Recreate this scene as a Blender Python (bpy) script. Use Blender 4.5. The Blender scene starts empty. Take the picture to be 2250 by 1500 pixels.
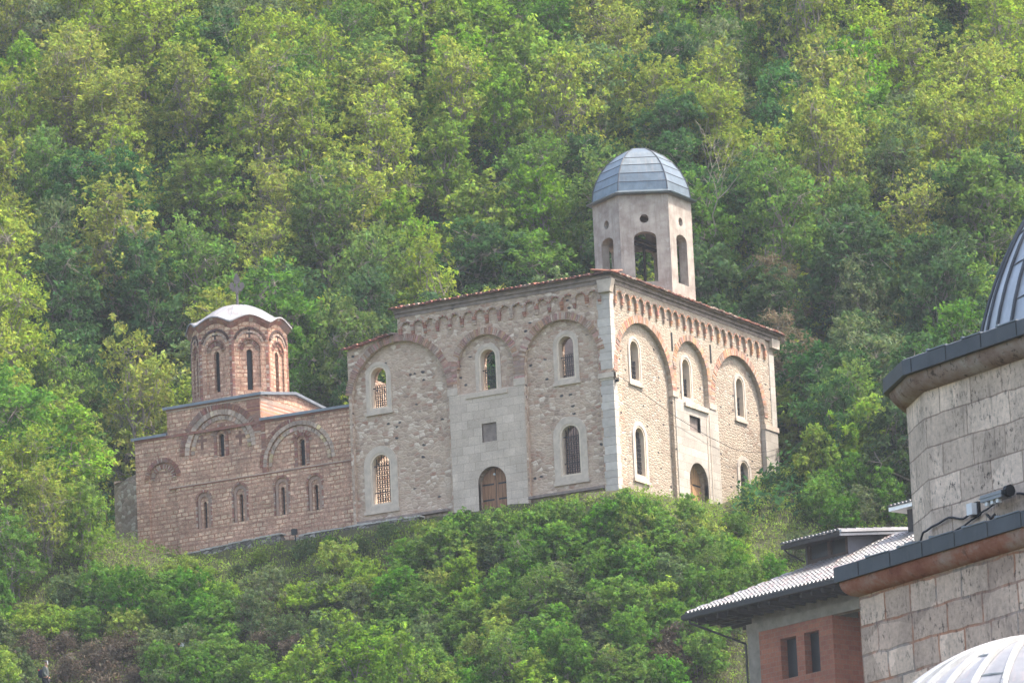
import bpy, math, random
import numpy as np
from mathutils import Vector, Matrix
from mathutils.geometry import tessellate_polygon

HAZE = 0.00014
C = bpy.context.scene.collection
SC = bpy.context.scene
# ------------------------------------------------------------------ camera, sky, sun, exposure
CAM = np.array([131.9245175, -249.28945667, -55.40534228])
FPX = 13793.66
MR = np.array([[0.8704793394622565, 0.4901732304744402, -0.04467576183575324],
               [0.14451818610321712, -0.16776380970446997, 0.9751768034766201],
               [-0.4705105880368576, 0.8553277198125253, 0.216873876401739]])
cd = bpy.data.cameras.new("camera"); cam = bpy.data.objects.new("camera", cd); C.objects.link(cam)
cd.sensor_width = 36.0; cd.lens = FPX / 2250 * 36; cd.clip_start = 1.0; cd.clip_end = 9000
cam.matrix_world = Matrix([[MR[0][0], MR[1][0], -MR[2][0], CAM[0]], [MR[0][1], MR[1][1], -MR[2][1], CAM[1]],
                           [MR[0][2], MR[1][2], -MR[2][2], CAM[2]], [0, 0, 0, 1]])
cd.dof.use_dof = True; cd.dof.focus_distance = 150.0; cd.dof.aperture_fstop = 11.0
SC.camera = cam
SUN_AZ, SUN_EL = math.radians(30), math.radians(61)      # azimuth from +X towards +Y
w = bpy.data.worlds.new("World"); SC.world = w; w.use_nodes = True
nt = w.node_tree; sky = nt.nodes.new("ShaderNodeTexSky"); sky.sky_type = 'NISHITA'; sky.sun_disc = False
sky.sun_elevation = SUN_EL; sky.sun_rotation = math.radians(90) - SUN_AZ
sky.air_density = 1.0; sky.dust_density = 3.5; sky.ozone_density = 0.4
bg = nt.nodes["Background"]; bg.inputs[1].default_value = 0.15
mw = nt.nodes.new('ShaderNodeMix'); mw.data_type = 'RGBA'; mw.blend_type = 'MULTIPLY'; mw.inputs[0].default_value = 1.0; mw.inputs[7].default_value = (1.06, 1.0, .91, 1)
nt.links.new(sky.outputs[0], mw.inputs[6]); nt.links.new(mw.outputs[2], bg.inputs[0])
sl = bpy.data.lights.new("sun", 'SUN'); sl.energy = 2.3; sl.angle = math.radians(0.5); sl.color = (1.0, 0.93, 0.82)
so = bpy.data.objects.new("sun", sl); C.objects.link(so)
sdir = Vector((math.cos(SUN_EL) * math.cos(SUN_AZ), math.cos(SUN_EL) * math.sin(SUN_AZ), math.sin(SUN_EL)))
so.rotation_euler = sdir.to_track_quat('Z', 'Y').to_euler(); so.location = (40, 40, 90)
SC.view_settings.view_transform = 'Standard'; SC.view_settings.look = 'None'
SC.view_settings.exposure = 1.8; SC.view_settings.gamma = 1.0
SC.cycles.max_bounces = 6; SC.cycles.diffuse_bounces = 3; SC.cycles.transmission_bounces = 3
SC.cycles.volume_bounces = 0; SC.cycles.use_adaptive_sampling = True; SC.cycles.caustics_reflective = False
rng = random.Random(7)

def pj(P):
    q = MR @ (np.array(P, float) - CAM)
    return 1125 + FPX * q[0] / q[2], 750 - FPX * q[1] / q[2]

# ------------------------------------------------------------------ node helper
class NT:
    def __init__(s, name):
        s.m = bpy.data.materials.new(name); s.m.use_nodes = True; s.t = s.m.node_tree
        s.t.nodes.clear(); s.out = s.t.nodes.new("ShaderNodeOutputMaterial")
    def n(s, ty, ins=None, **kw):
        nd = s.t.nodes.new("ShaderNode" + ty)
        for k, v in kw.items(): setattr(nd, k, v)
        for k, v in (ins or {}).items():
            i = nd.inputs[k]
            if isinstance(v, bpy.types.NodeSocket): s.t.links.new(v, i)
            else: i.default_value = v
        return nd
    def uv(s): return s.n("UVMap").outputs[0]
    def obj(s): return s.n("TexCoord").outputs["Object"]
    def scale(s, v, sc):
        return s.n("VectorMath", {0: v, 1: sc}, operation='MULTIPLY').outputs[0]
    def addv(s, a, b): return s.n("VectorMath", {0: a, 1: b}, operation='ADD').outputs[0]
    def noise(s, v, sc, det=3, rough=.55, out=0):
        return s.n("TexNoise", {"Vector": v, "Scale": sc, "Detail": det, "Roughness": rough}).outputs[out]
    def warp(s, v, sc, amt):
        c = s.noise(v, sc, 2, .5, 1)
        d = s.n("VectorMath", {0: c, 1: (.5, .5, .5)}, operation='SUBTRACT').outputs[0]
        return s.addv(v, s.scale(d, (amt, amt, 0)))
    def ramp(s, f, stops, interp='LINEAR'):
        r = s.n("ValToRGB", {0: f}); e = r.color_ramp.elements; r.color_ramp.interpolation = interp
        while len(e) < len(stops): e.new(.5)
        for i, (p, c) in enumerate(stops):
            e[i].position = p; e[i].color = (c if isinstance(c, tuple) else (c, c, c)) + (1,)
        return r.outputs[0]
    def mix(s, f, a, b, mode='MIX'):
        r = s.n("Mix", data_type='RGBA', blend_type=mode, clamp_factor=True)
        for i, v in ((0, f), (6, a), (7, b)):
            if isinstance(v, bpy.types.NodeSocket): s.t.links.new(v, r.inputs[i])
            elif i == 0: r.inputs[0].default_value = v
            else: r.inputs[i].default_value = tuple(v) + (1,) if len(v) == 3 else v
        return r.outputs[2]
    def math(s, op, a, b=0.0, c=0.0):
        return s.n("Math", {0: a, 1: b, 2: c}, operation=op).outputs[0]
    def attr(s, name="Col"): return s.n("Attribute", attribute_name=name).outputs[0]
    def done(s, col, rough=.85, bump=None, bs=.3, bd=.02, metal=0.0, spec=.3):
        b = s.n("BsdfPrincipled", {"Roughness": rough, "Metallic": metal, "Specular IOR Level": spec})
        if isinstance(col, bpy.types.NodeSocket): s.t.links.new(col, b.inputs[0])
        else: b.inputs[0].default_value = tuple(col) + (1,)
        if bump is not None:
            bp = s.n("Bump", {"Height": bump, "Strength": bs, "Distance": bd}); s.t.links.new(bp.outputs[0], b.inputs["Normal"])
        s.t.links.new(b.outputs[0], s.out.inputs[0]); return s.m

def m_plain(name, col, rough=.8, var=.25, sc=4.0, metal=0.0, spec=.3):
    k = NT(name); v = k.obj(); n = k.noise(v, sc, 4, .6)
    c = k.mix(1.0, col, k.ramp(n, [(.25, 1 - var), (.75, 1 + var)]), 'MULTIPLY')
    return k.done(c, rough, n, .2, .01, metal, spec)

def m_attr(name, rough=.85, var=.25, sc=6.0, spec=.3, dirt=None):
    k = NT(name); v = k.obj(); n = k.noise(v, sc, 4, .65)
    c = k.mix(1.0, k.attr(), k.ramp(n, [(.25, 1 - var), (.75, 1 + var)]), 'MULTIPLY')
    if dirt: c = k.mix(k.ramp(k.noise(v, 1.1, 4, .7), [(.5, 0.), (.68, .75)]), c, dirt)
    return k.done(c, rough, n, .3, .02, 0, spec)

def m_rubble(name, pal, mortar, sx=.27, sy=.14, edge=.07, big=.55, dark=True, plaster=None, pl=(.45, .6)):
    k = NT(name); uv = k.uv(); w1 = k.warp(uv, 2.2, .22); v = k.scale(w1, (1 / sx, 1 / sy, 1))
    vo = k.n("TexVoronoi", {"Vector": v, "Scale": 1.0, "Randomness": .95}, voronoi_dimensions='2D')
    ve = k.n("TexVoronoi", {"Vector": v, "Scale": 1.0, "Randomness": .95}, voronoi_dimensions='2D', feature='DISTANCE_TO_EDGE')
    sep = k.n("SeparateColor", {0: vo.outputs[1]})
    st = [((i + .0) / len(pal), c) for i, c in enumerate(pal)]
    col = k.ramp(sep.outputs[0], st, 'CONSTANT')
    fine = k.noise(uv, 14, 4, .7)
    col = k.mix(1.0, col, k.ramp(fine, [(.3, .75), (.7, 1.2)]), 'MULTIPLY')
    edgem = k.ramp(k.math('ADD', ve.outputs[0], k.math('MULTIPLY', k.math('SUBTRACT', fine, .5), .08)), [(edge * .5, 1.), (edge * 1.7, 0.)])
    mort = k.mix(1.0, mortar, k.ramp(fine, [(.3, .8), (.7, 1.15)]), 'MULTIPLY')
    col = k.mix(edgem, col, mort)
    if plaster:
        pm = k.ramp(k.noise(uv, .55, 6, .68), [(pl[0], 0.), (pl[1], .85)])
        col = k.mix(pm, col, k.mix(1.0, plaster, k.ramp(k.noise(uv, 5, 5, .7), [(.3, .8), (.7, 1.15)]), 'MULTIPLY'))
    if dark:
        vd = k.n("TexVoronoi", {"Vector": k.scale(w1, (3.0, 5.5, 1)), "Scale": 1.0, "Randomness": 1.0}, voronoi_dimensions='2D')
        sd = k.n("SeparateColor", {0: vd.outputs[1]})
        dm = k.math('MULTIPLY', k.ramp(vd.outputs[0], [(.22, 1.), (.36, 0.)]), k.ramp(sd.outputs[1], [(.96, 0.), (.975, 1.)]))
        col = k.mix(dm, col, (.05, .05, .055))
    col = k.mix(1.0, col, k.ramp(k.noise(uv, big, 5, .65), [(.3, .84), (.7, 1.14)]), 'MULTIPLY')
    h = k.math('MULTIPLY', k.ramp(ve.outputs[0], [(0., 0.), (.25, 1.)]), k.math('ADD', .7, fine))
    return k.done(col, .9, h, .45, .035)

def m_blocks(name, c1, c2, mortar, bw, rh, ms, warp=.03, wsc=2.5, pit=0.0, pitcol=(.06, .05, .045), streak=0.0, patch=None, bumpd=.01, off=.5, spec=.25, mort_var=None, wide=.0):
    k = NT(name); uv = k.uv(); v = k.warp(uv, wsc, warp)
    if wide: v = k.warp(v, .9, wide)
    b = k.n("TexBrick", {"Vector": v, "Color1": c1 + (1,), "Color2": c2 + (1,), "Mortar": mortar + (1,), "Scale": 1.0,
                         "Mortar Size": ms, "Mortar Smooth": .3, "Bias": 0.0, "Brick Width": bw, "Row Height": rh}, offset=off, squash=1.0 if not patch else 1.35, squash_frequency=3)
    col = b.outputs[0]
    if mort_var:
        mm = k.math('MULTIPLY', b.outputs[1], k.ramp(k.noise(uv, 1.3, 3, .6), [(.42, 0.), (.58, 1.)]))
        col = k.mix(mm, col, mort_var)
    fine = k.noise(uv, 13, 4, .7)
    col = k.mix(1.0, col, k.ramp(fine, [(.3, .82), (.7, 1.15)]), 'MULTIPLY')
    col = k.mix(1.0, col, k.ramp(k.noise(uv, .8, 5, .65), [(.3, .8), (.7, 1.15)]), 'MULTIPLY')
    if pit:
        bs_ = k.n('TexVoronoi', {'Vector': k.scale(uv, (1.5, 1.9, 1)), 'Scale': 1.0}, voronoi_dimensions='2D'); sp_ = k.n('SeparateColor', {0: bs_.outputs[1]})
        col = k.mix(1.0, col, k.ramp(sp_.outputs[0], [(.0, .84), (1., 1.14)]), 'MULTIPLY')
        big = k.ramp(k.noise(k.scale(uv, (1, .45, 1)), .9, 6, .72), [(.52, 0.), (.72, .75)]); col = k.mix(big, col, (.20, .155, .135))
        pv = k.scale(uv, (17, 7, 1)); pn = k.noise(pv, 1.0, 4, .75)
        area = k.noise(uv, 1.7, 3, .6)
        pm = k.math('MULTIPLY', k.ramp(pn, [(.54, 0.), (.62, 1.)]), k.ramp(area, [(.38, .1), (.62, 1.)]))
        col = k.mix(k.math('MULTIPLY', pm, pit), col, pitcol)
        sv = k.scale(uv, (9, 1.1, 1)); sn = k.noise(sv, 1.0, 5, .7)
        col = k.mix(k.math('MULTIPLY', k.ramp(sn, [(.55, 0.), (.75, 1.)]), streak), col, (.17, .13, .11))
    h = k.math('ADD', k.math('SUBTRACT', 1.0, b.outputs[1]), k.math('MULTIPLY', fine, .5))
    return k.done(col, .88, h, .5, bumpd, 0, spec)

def m_cloison(name):
    k = NT(name); uv = k.uv(); v = k.warp(k.warp(uv, 1.3, .12), 6.0, .03)
    b = k.n("TexBrick", {"Vector": v, "Color1": (.70, .50, .36, 1), "Color2": (.45, .30, .21, 1), "Mortar": (.37, .175, .115, 1), "Scale": 1.0,
                         "Mortar Size": .03, "Mortar Smooth": .3, "Bias": -.1, "Brick Width": .36, "Row Height": .21}, offset=.5, squash=1.5, squash_frequency=3)
    s = k.n("SeparateXYZ", {0: v})
    fr = k.math('FRACT', k.math('MULTIPLY', s.outputs[1], 1 / .63))
    band = k.ramp(fr, [(0., 1.), (.10, 1.), (.15, 0.), (.95, 0.)])
    bb = k.n("TexBrick", {"Vector": v, "Color1": (.40, .19, .13, 1), "Color2": (.31, .14, .10, 1), "Mortar": (.46, .33, .25, 1), "Scale": 1.0,
                          "Mortar Size": .008, "Mortar Smooth": .3, "Brick Width": .28, "Row Height": .045})
    col = k.mix(band, b.outputs[0], bb.outputs[0])
    patch = k.ramp(k.noise(uv, 1.6, 3, .6), [(.46, 0.), (.54, .7)])
    col = k.mix(patch, col, k.mix(1.0, bb.outputs[0], (1.15, 1.2, 1.2), 'MULTIPLY'))
    fine = k.noise(uv, 12, 4, .7)
    col = k.mix(1.0, col, k.ramp(fine, [(.3, .62), (.7, 1.32)]), 'MULTIPLY')
    col = k.mix(1.0, col, k.ramp(k.noise(uv, 3.5, 4, .7), [(.35, .78), (.65, 1.18)]), 'MULTIPLY')
    col = k.mix(1.0, col, k.ramp(k.noise(uv, .7, 5, .65), [(.3, .75), (.7, 1.2)]), 'MULTIPLY')
    col = k.mix(k.ramp(k.noise(k.scale(uv, (1, .3, 1)), .9, 5, .7), [(.56, 0.), (.72, .5)]), col, (.10, .085, .08))
    return k.done(col, .9, k.math('ADD', fine, k.math('SUBTRACT', 1.0, b.outputs[1])), .5, .02)

def m_plaster(name):
    k = NT(name); uv = k.uv()
    base = k.ramp(k.noise(uv, 1.1, 6, .7), [(.32, (.25, .205, .18)), (.5, (.36, .315, .28)), (.66, (.46, .415, .37))])
    spot = k.ramp(k.noise(uv, 2.4, 5, .75), [(.56, 0.), (.64, .8)])
    col = k.mix(spot, base, (.44, .40, .37))
    st = k.ramp(k.noise(k.scale(uv, (5, .5, 1)), 1.0, 4, .7), [(.5, 0.), (.7, .6)])
    col = k.mix(st, col, (.19, .155, .14))
    fine = k.noise(uv, 15, 3, .7)
    return k.done(col, .9, fine, .3, .02)

def m_lead(name, c=(.20, .235, .27), rough=.42, metal=.35, streak=(.30, .26, .24), sk=.35):
    k = NT(name); uv = k.uv(); o = k.obj()
    n = k.noise(o, 2.2, 5, .65)
    col = k.mix(1.0, c, k.ramp(n, [(.3, .78), (.7, 1.22)]), 'MULTIPLY')
    st = k.ramp(k.noise(k.scale(uv, (9, .7, 1)), 1.0, 4, .7), [(.52, 0.), (.7, 1.)])
    col = k.mix(k.math('MULTIPLY', st, sk), col, streak)
    return k.done(col, rough, n, .25, .02, metal, .5)

def m_wood(name, c):
    k = NT(name); uv = k.uv()
    g = k.noise(k.scale(uv, (14, 1.2, 1)), 1.0, 5, .7)
    s = k.n("SeparateXYZ", {0: uv}); fr = k.math('FRACT', k.math('MULTIPLY', s.outputs[0], 1 / .19))
    gap = k.ramp(fr, [(0., .25), (.06, 1.), (.94, 1.), (1., .25)])
    col = k.mix(1.0, k.mix(1.0, c, k.ramp(g, [(.3, .6), (.7, 1.3)]), 'MULTIPLY'), gap, 'MULTIPLY')
    return k.done(col, .7, gap, .3, .01)

def m_leaf(name, c, tr=.45, tc=None, ovar=.12, gloss=.0):
    k = NT(name)
    rnd = k.n("ObjectInfo").outputs["Random"]
    hs = k.n("HueSaturation", {"Color": c + (1,), "Hue": k.math('ADD', .5 - ovar * .12, k.math('MULTIPLY', rnd, ovar * .24)),
                               "Saturation": k.math('ADD', .88, k.math('MULTIPLY', rnd, .2)),
                               "Value": k.math('ADD', 1 - ovar, k.math('MULTIPLY', k.math('FRACT', k.math('MULTIPLY', rnd, 7.3)), 2 * ovar))})
    col = k.mix(1.0, hs.outputs[0], k.attr(), 'MULTIPLY')
    tcol = k.mix(1.0, col, tc or (1.25, 1.4, .8), 'MULTIPLY')
    d = k.n("BsdfDiffuse", {0: col}); t = k.n("BsdfTranslucent", {0: tcol})
    mx = k.n("MixShader", {0: tr, 1: d.outputs[0], 2: t.outputs[0]})
    g = k.n("BsdfGlossy", {0: (.8, .85, .9, 1), "Roughness": .45})
    mg = k.n("MixShader", {0: gloss, 1: mx.outputs[0], 2: g.outputs[0]})
    k.t.links.new(mg.outputs[0], k.out.inputs[0]); return k.m

M = {}
GR = (.40, .37, .345); 
M['rubA'] = m_rubble('rubble_stone', [(.49, .36, .27), (.39, .275, .21), (.62, .50, .40), (.40, .235, .17), (.45, .335, .25), (.74, .63, .53), (.33, .245, .19), (.53, .41, .32)], (.47, .35, .275), plaster=(.47, .36, .28), pl=(.42, .58))  # shaded facade's copy: colour lifted and warmed against the bluish shade
M['rubB'] = m_rubble('sunlit_rubble_stone', [(.41, .34, .27), (.33, .25, .195), (.48, .42, .355), (.29, .20, .155), (.37, .30, .235), (.54, .49, .43), (.30, .25, .20), (.44, .36, .285)], (.37, .305, .245), plaster=(.39, .325, .26), pl=(.32, .54))  # sunlit facade's copy of the rubble, colour toned down against the sun
M['ashlar'] = m_blocks('pale_ashlar', (.58, .49, .415), (.48, .40, .335), (.40, .325, .27), .62, .40, .012, warp=.02)
M['ashlarB'] = m_blocks('sunlit_ashlar', (.50, .46, .415), (.41, .37, .33), (.34, .30, .26), .62, .40, .012, warp=.02)  # sunlit facade's copy of the ashlar, tone set for the sun
M['trim'] = m_plain('pale_stone_trim', (.51, .43, .36), .85, .22, 3)
M['trimB'] = m_plain('sunlit_stone_trim', (.49, .445, .40), .85, .2, 3)  # sunlit facade's copy of the trim, tone set for the sun
M['cream'] = m_plain('cream_frame', (.62, .52, .42), .7, .15, 5)
M['brick'] = m_attr('old_brick', .9, .3, 9, dirt=(.25, .2, .18))
M['iron'] = m_plain('dark_iron', (.03, .032, .036), .55, .2, 5, .3)
M['wood'] = m_wood('door_wood', (.30, .155, .085))
M['woodB'] = m_wood('sunlit_door_wood', (.42, .25, .13))  # lighter copy of the door wood: sunlight put into the colour
M['tile'] = m_attr('clay_tile', .8, .3, 5, dirt=(.09, .07, .065))
M['cornice'] = m_plain('weathered_cornice_and_shade', (.23, .185, .165), .9, .4, 3)
M['cloison'] = m_cloison('striped_brick_and_stone')
M['apse'] = m_rubble('grey_apse_stone', [(.44, .35, .28), (.34, .26, .205), (.58, .50, .43), (.30, .22, .17), (.48, .36, .29)], (.36, .27, .215), .30, .21, .06, dark=False)
M['plaster'] = m_plaster('stained_plaster')
M['zinc'] = m_lead('zinc_sheet', (.15, .19, .22), .34, .55, (.42, .33, .28), .2)
M['lead'] = m_lead('lead_sheet', (.34, .36, .40), .38, .35, (.46, .40, .42), .4)
M['leadr'] = m_lead('roof_lead', (.19, .215, .25), .5, .2, (.26, .25, .25), .3)
M['leadd'] = m_lead('dark_lead_edge', (.062, .070, .085), .55, .1, (.10, .10, .105), .4)
M['glass'] = m_plain('added_dark_pane', (.012, .015, .02), .35, .3, 3, 0, .25)
M['mosq'] = m_blocks('pitted_limestone', (.78, .60, .49), (.48, .355, .29), (.46, .24, .16), .62, .42, .022, warp=.06, wsc=3.2, pit=.9, streak=.5, patch=1, bumpd=.04, mort_var=(.36, .30, .27), wide=.07)
M['mosq2'] = m_blocks('pale_pitted_limestone', (.78, .625, .52), (.50, .395, .325), (.36, .27, .22), .75, .46, .013, warp=.05, wsc=3.0, pit=.9, streak=.75, patch=1, bumpd=.03, wide=.06)
k = NT('stained_roll_moulding'); v = k.obj(); n = k.noise(v, 1.6, 6, .7)
c = k.ramp(n, [(.3, (.20, .12, .095)), (.48, (.34, .25, .22)), (.66, (.44, .38, .36))])
c = k.mix(k.ramp(k.noise(v, 7, 4, .75), [(.56, 0.), (.66, .8)]), c, (.07, .055, .05)); M['roll'] = k.done(c, .9, k.noise(v, 5, 8, .75), .9, .06)
k = NT('red_stained_roll_moulding'); v = k.obj(); n = k.noise(v, 1.6, 6, .7)
c = k.ramp(n, [(.3, (.24, .085, .06)), (.5, (.36, .16, .115)), (.68, (.42, .31, .27))])
c = k.mix(k.ramp(k.noise(v, 5, 4, .75), [(.58, 0.), (.68, .6)]), c, (.12, .06, .05)); M['rollr'] = k.done(c, .9, k.noise(v, 5, 8, .75), .9, .06)
M['hbrick'] = m_blocks('hollow_clay_block', (.36, .135, .085), (.28, .10, .065), (.26, .17, .13), .33, .2, .012, warp=.03)
M['conc'] = m_plain('raw_concrete', (.24, .21, .18), .9, .3, 2.5)
M['darkw'] = m_plain('dark_stained_timber', (.035, .03, .03), .7, .3, 6)
M['gutter'] = m_plain('dark_gutter', (.02, .02, .023), .5, .2, 6, 0, .4)
M['render'] = m_plain('grey_violet_render', (.17, .165, .19), .85, .12, 2)
M['gtile'] = m_attr('grey_glazed_tile', .32, .2, 8, .6)
M['white'] = m_plain('white_plastic', (.72, .73, .74), .4, .06, 5)
M['rubw'] = m_rubble('dry_stone', [(.22, .2, .19), (.15, .14, .13), (.34, .32, .3), (.12, .11, .10)], (.07, .065, .06), .3, .16, .08, dark=False)
M['coping'] = m_plain('white_coping_stone', (.45, .43, .41), .8, .35, 3)
k = NT('hillside_soil'); v = k.obj()
c = k.ramp(k.noise(v, .35, 8, .7), [(.3, (.035, .038, .018)), (.5, (.05, .06, .022)), (.7, (.075, .06, .045))])
M['soil'] = k.done(c, 1.0, k.noise(v, 2.5, 6, .7), .8, .2)
M['bark'] = m_plain('grey_bark', (.21, .185, .165), .95, .35, 3)
M['barkl'] = m_plain('pale_bark', (.27, .24, .215), .95, .25, 3)
M['l_olive'] = m_leaf('olive_yellow_leaves', (.215,.262,.058), .5)
M['l_green'] = m_leaf('mid_green_leaves', (0.098, 0.175, 0.044), .45)
M['l_dark'] = m_leaf('dark_green_leaves', (0.052, 0.108, 0.043), .38, (1.1, 1.3, .8), gloss=.0)
M['l_lime'] = m_leaf('lime_green_leaves', (0.145, 0.24, 0.038), .5)
M['l_silver'] = m_leaf('silvery_green_leaves', (0.118, 0.17, 0.078), .35, (1.1, 1.2, .8), gloss=.0)
M['l_brown'] = m_leaf('brown_dry_leaves', (0.15, 0.135, 0.085), .3, (1.2, 1.1, .9))
M['l_grass'] = m_leaf('grass_blades', (0.27, 0.33, 0.09), .45)
M['l_dry_and_shade'] = m_leaf('dry_stalks_and_shade', (0.115, 0.098, 0.072), .15, (1.1, 1., .9))  # dry plant colour, darkened to carry the lower left bank's shade
M['l_cover'] = m_leaf('creeper_leaves', (0.2, 0.28, 0.06), .45)
M['l_bush'] = m_leaf('bush_leaves', (0.092, 0.185, 0.036), .45, gloss=.0)

# ------------------------------------------------------------------ mesh helpers
class MB:
    def __init__(s): s.v = []; s.f = []; s.mi = []; s.c = []; s.uvs = {}
    def face(s, pts, mi=0, col=None, uv=None):
        i = len(s.v); s.v += [tuple(p) for p in pts]; s.f.append(tuple(range(i, i + len(pts)))); s.mi.append(mi); s.c.append(col)
        if uv: s.uvs[len(s.f) - 1] = uv
    def box(s, O, X, Y, Z, mi=0, col=None):      # O corner, three edge vectors (right handed)
        O, X, Y, Z = map(Vector, (O, X, Y, Z)); p = [O, O + X, O + X + Y, O + Y]; q = [a + Z for a in p]
        s.face(p[::-1], mi, col); s.face(q, mi, col)
        for i in range(4): j = (i + 1) % 4; s.face([p[i], p[j], q[j], q[i]], mi, col)
    def bar(s, a, b, r, n=6, mi=0, col=None, r2=None, caps=True):
        a, b = Vector(a), Vector(b); r2 = r if r2 is None else r2; d = (b - a).normalized()
        u = d.orthogonal().normalized(); w = d.cross(u)
        A = [a + (u * math.cos(t) + w * math.sin(t)) * r for t in [2 * math.pi * i / n for i in range(n)]]
        B = [b + (u * math.cos(t) + w * math.sin(t)) * r2 for t in [2 * math.pi * i / n for i in range(n)]]
        for i in range(n): j = (i + 1) % n; s.face([A[i], A[j], B[j], B[i]], mi, col)
        if caps: s.face(A[::-1], mi, col); s.face(B, mi, col)
    def build(s, name, mats, parent=None, smooth=False, loc=(0, 0, 0)):
        me = bpy.data.meshes.new(name); L = Vector(loc) + (Vector(parent['_w']) if parent is not None and '_w' in parent else Vector((0, 0, 0)))
        me.from_pydata([(p[0] - L.x, p[1] - L.y, p[2] - L.z) for p in s.v], [], s.f)
        for m in (mats if isinstance(mats, (list, tuple)) else [mats]): me.materials.append(m)
        me.polygons.foreach_set('material_index', s.mi)
        UVd, CLd = [], []
        for fi, p in enumerate(me.polygons):
            n = p.normal; cu = s.uvs.get(fi)
            if abs(n.z) > .9: t = Vector((1, 0, 0)); b = Vector((0, 1, 0))
            else:
                t = Vector((0, 0, 1)).cross(n); t.normalize(); b = n.cross(t)
                if abs(n.z) < .3: b = Vector((0, 0, 1))
            c = s.c[fi] or (1, 1, 1)
            for kk in range(len(s.f[fi])):
                if cu: UVd += cu[kk]
                else:
                    q = Vector(s.v[s.f[fi][kk]]); UVd += (q.dot(t), q.dot(b))
                CLd += (c[0], c[1], c[2], 1)
        ca = me.color_attributes.new('Col', 'FLOAT_COLOR', 'CORNER'); me.color_attributes['Col'].data.foreach_set('color', CLd)
        me.uv_layers.new(name='UVMap'); me.uv_layers['UVMap'].data.foreach_set('uv', UVd)
        if smooth: me.polygons.foreach_set('use_smooth', [True] * len(me.polygons))
        if smooth:
            import bmesh
            bm = bmesh.new(); bm.from_mesh(me); bmesh.ops.remove_doubles(bm, verts=bm.verts, dist=.0005); bm.to_mesh(me); bm.free()
        o = bpy.data.objects.new(name, me); C.objects.link(o)
        if parent is not None: o.parent = parent
        else: o.location = L
        if parent is not None: o['_w'] = tuple(L)
        return o

def thing(name, label, cat, loc=(0, 0, 0), group=None):
    o = bpy.data.objects.new(name, None); C.objects.link(o); o.location = loc; o.empty_display_size = .5
    o['label'] = label; o['category'] = cat; o['_w'] = tuple(loc)
    if group: o['group'] = group
    return o
def tag(o, label=None, cat=None, group=None, kind=None):
    for a, b in (('label', label), ('category', cat), ('group', group), ('kind', kind)):
        if b: o[a] = b
    return o

class Fr:                                        # vertical plane frame: s along d, z up, t outward
    def __init__(s, O, yaw): 
        a = math.radians(yaw); s.O = Vector(O); s.d = Vector((math.cos(a), math.sin(a), 0)); s.n = Vector((math.sin(a), -math.cos(a), 0))
    def p(s, x, z, t=0): return s.O + s.d * x + s.n * t + Vector((0, 0, z))

def arch(c, w, z0, zs, n=14, zr=None):           # opening polygon: rect from z0 to spring zs with arch radius w/2 (zr = rise)
    r = w / 2; zr = r if zr is None else zr
    return [(c - r, z0), (c + r, z0)] + [(c + r * math.cos(math.pi * i / n), zs + zr * math.sin(math.pi * i / n)) for i in range(n + 1)]
def ccw(P): return sum(P[i][0] * P[(i + 1) % len(P)][1] - P[(i + 1) % len(P)][0] * P[i][1] for i in range(len(P))) > 0
def panel(mb, F, outer, holes, t1, t0, mi=0, col=None, back=True, ou=True, rmi=None):
    outer = outer if ccw(outer) else outer[::-1]; holes = [h if ccw(h) else h[::-1] for h in holes]
    polys = [outer] + holes; flat = [q for P in polys for q in P]
    tris = tessellate_polygon([[Vector((a, b, 0)) for a, b in P] for P in polys])
    for t in tris:
        T = [flat[i] for i in t]
        if not ccw(T): T = T[::-1]
        if abs(sum(T[i][0] * T[(i + 1) % 3][1] - T[(i + 1) % 3][0] * T[i][1] for i in range(3))) < 1e-7: continue
        mb.face([F.p(a, b, t1) for a, b in T], mi, col, [(a, b) for a, b in T])
        if back: mb.face([F.p(a, b, t0) for a, b in T[::-1]], mi, col, [(a, b) for a, b in T[::-1]])
    for k, P in enumerate(polys):
        if k == 0 and not ou: continue
        for i in range(len(P)):
            a, b = P[i], P[(i + 1) % len(P)]
            if k: a, b = b, a
            L = math.hypot(a[0] - b[0], a[1] - b[1])
            mb.face([F.p(a[0], a[1], t0), F.p(b[0], b[1], t0), F.p(b[0], b[1], t1), F.p(a[0], a[1], t1)], mi if (rmi is None or k == 0) else rmi, col)
def ringpoly(inner, outer_):                     # closed band between two open polylines of the same length
    return inner + outer_[::-1]
def brickcol(base=(.35, .205, .155), v=.25, pale=.25):
    k = 1 + rng.uniform(-v, v)
    if rng.random() < pale: return tuple(x * k for x in (.42, .32, .26))
    return (base[0] * k, base[1] * k * rng.uniform(.9, 1.15), base[2] * k * rng.uniform(.85, 1.2))
def voussoirs(mb, F, c, r, zs, w_, t1, t0, a0=0, a1=180, bw=.11, mi=0, base=(.35, .205, .155), pale=.25, gap=.011):
    n = max(5, int(math.radians(a1 - a0) * (r + w_ / 2) / bw))
    for i in range(n):
        u0 = math.radians(a0 + (a1 - a0) * i / n) + gap / r; u1 = math.radians(a0 + (a1 - a0) * (i + 1) / n) - gap / r
        R2 = r + w_ * rng.uniform(.88, 1.04)
        P = [(c + r * math.cos(u0), zs + r * math.sin(u0)), (c + R2 * math.cos(u0), zs + R2 * math.sin(u0)), (c + R2 * math.cos(u1), zs + R2 * math.sin(u1)), (c + r * math.cos(u1), zs + r * math.sin(u1))]
        panel(mb, F, P, [], t1 + rng.uniform(-.006, .02), t0, mi, brickcol(base, .3, pale), back=False)
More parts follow.
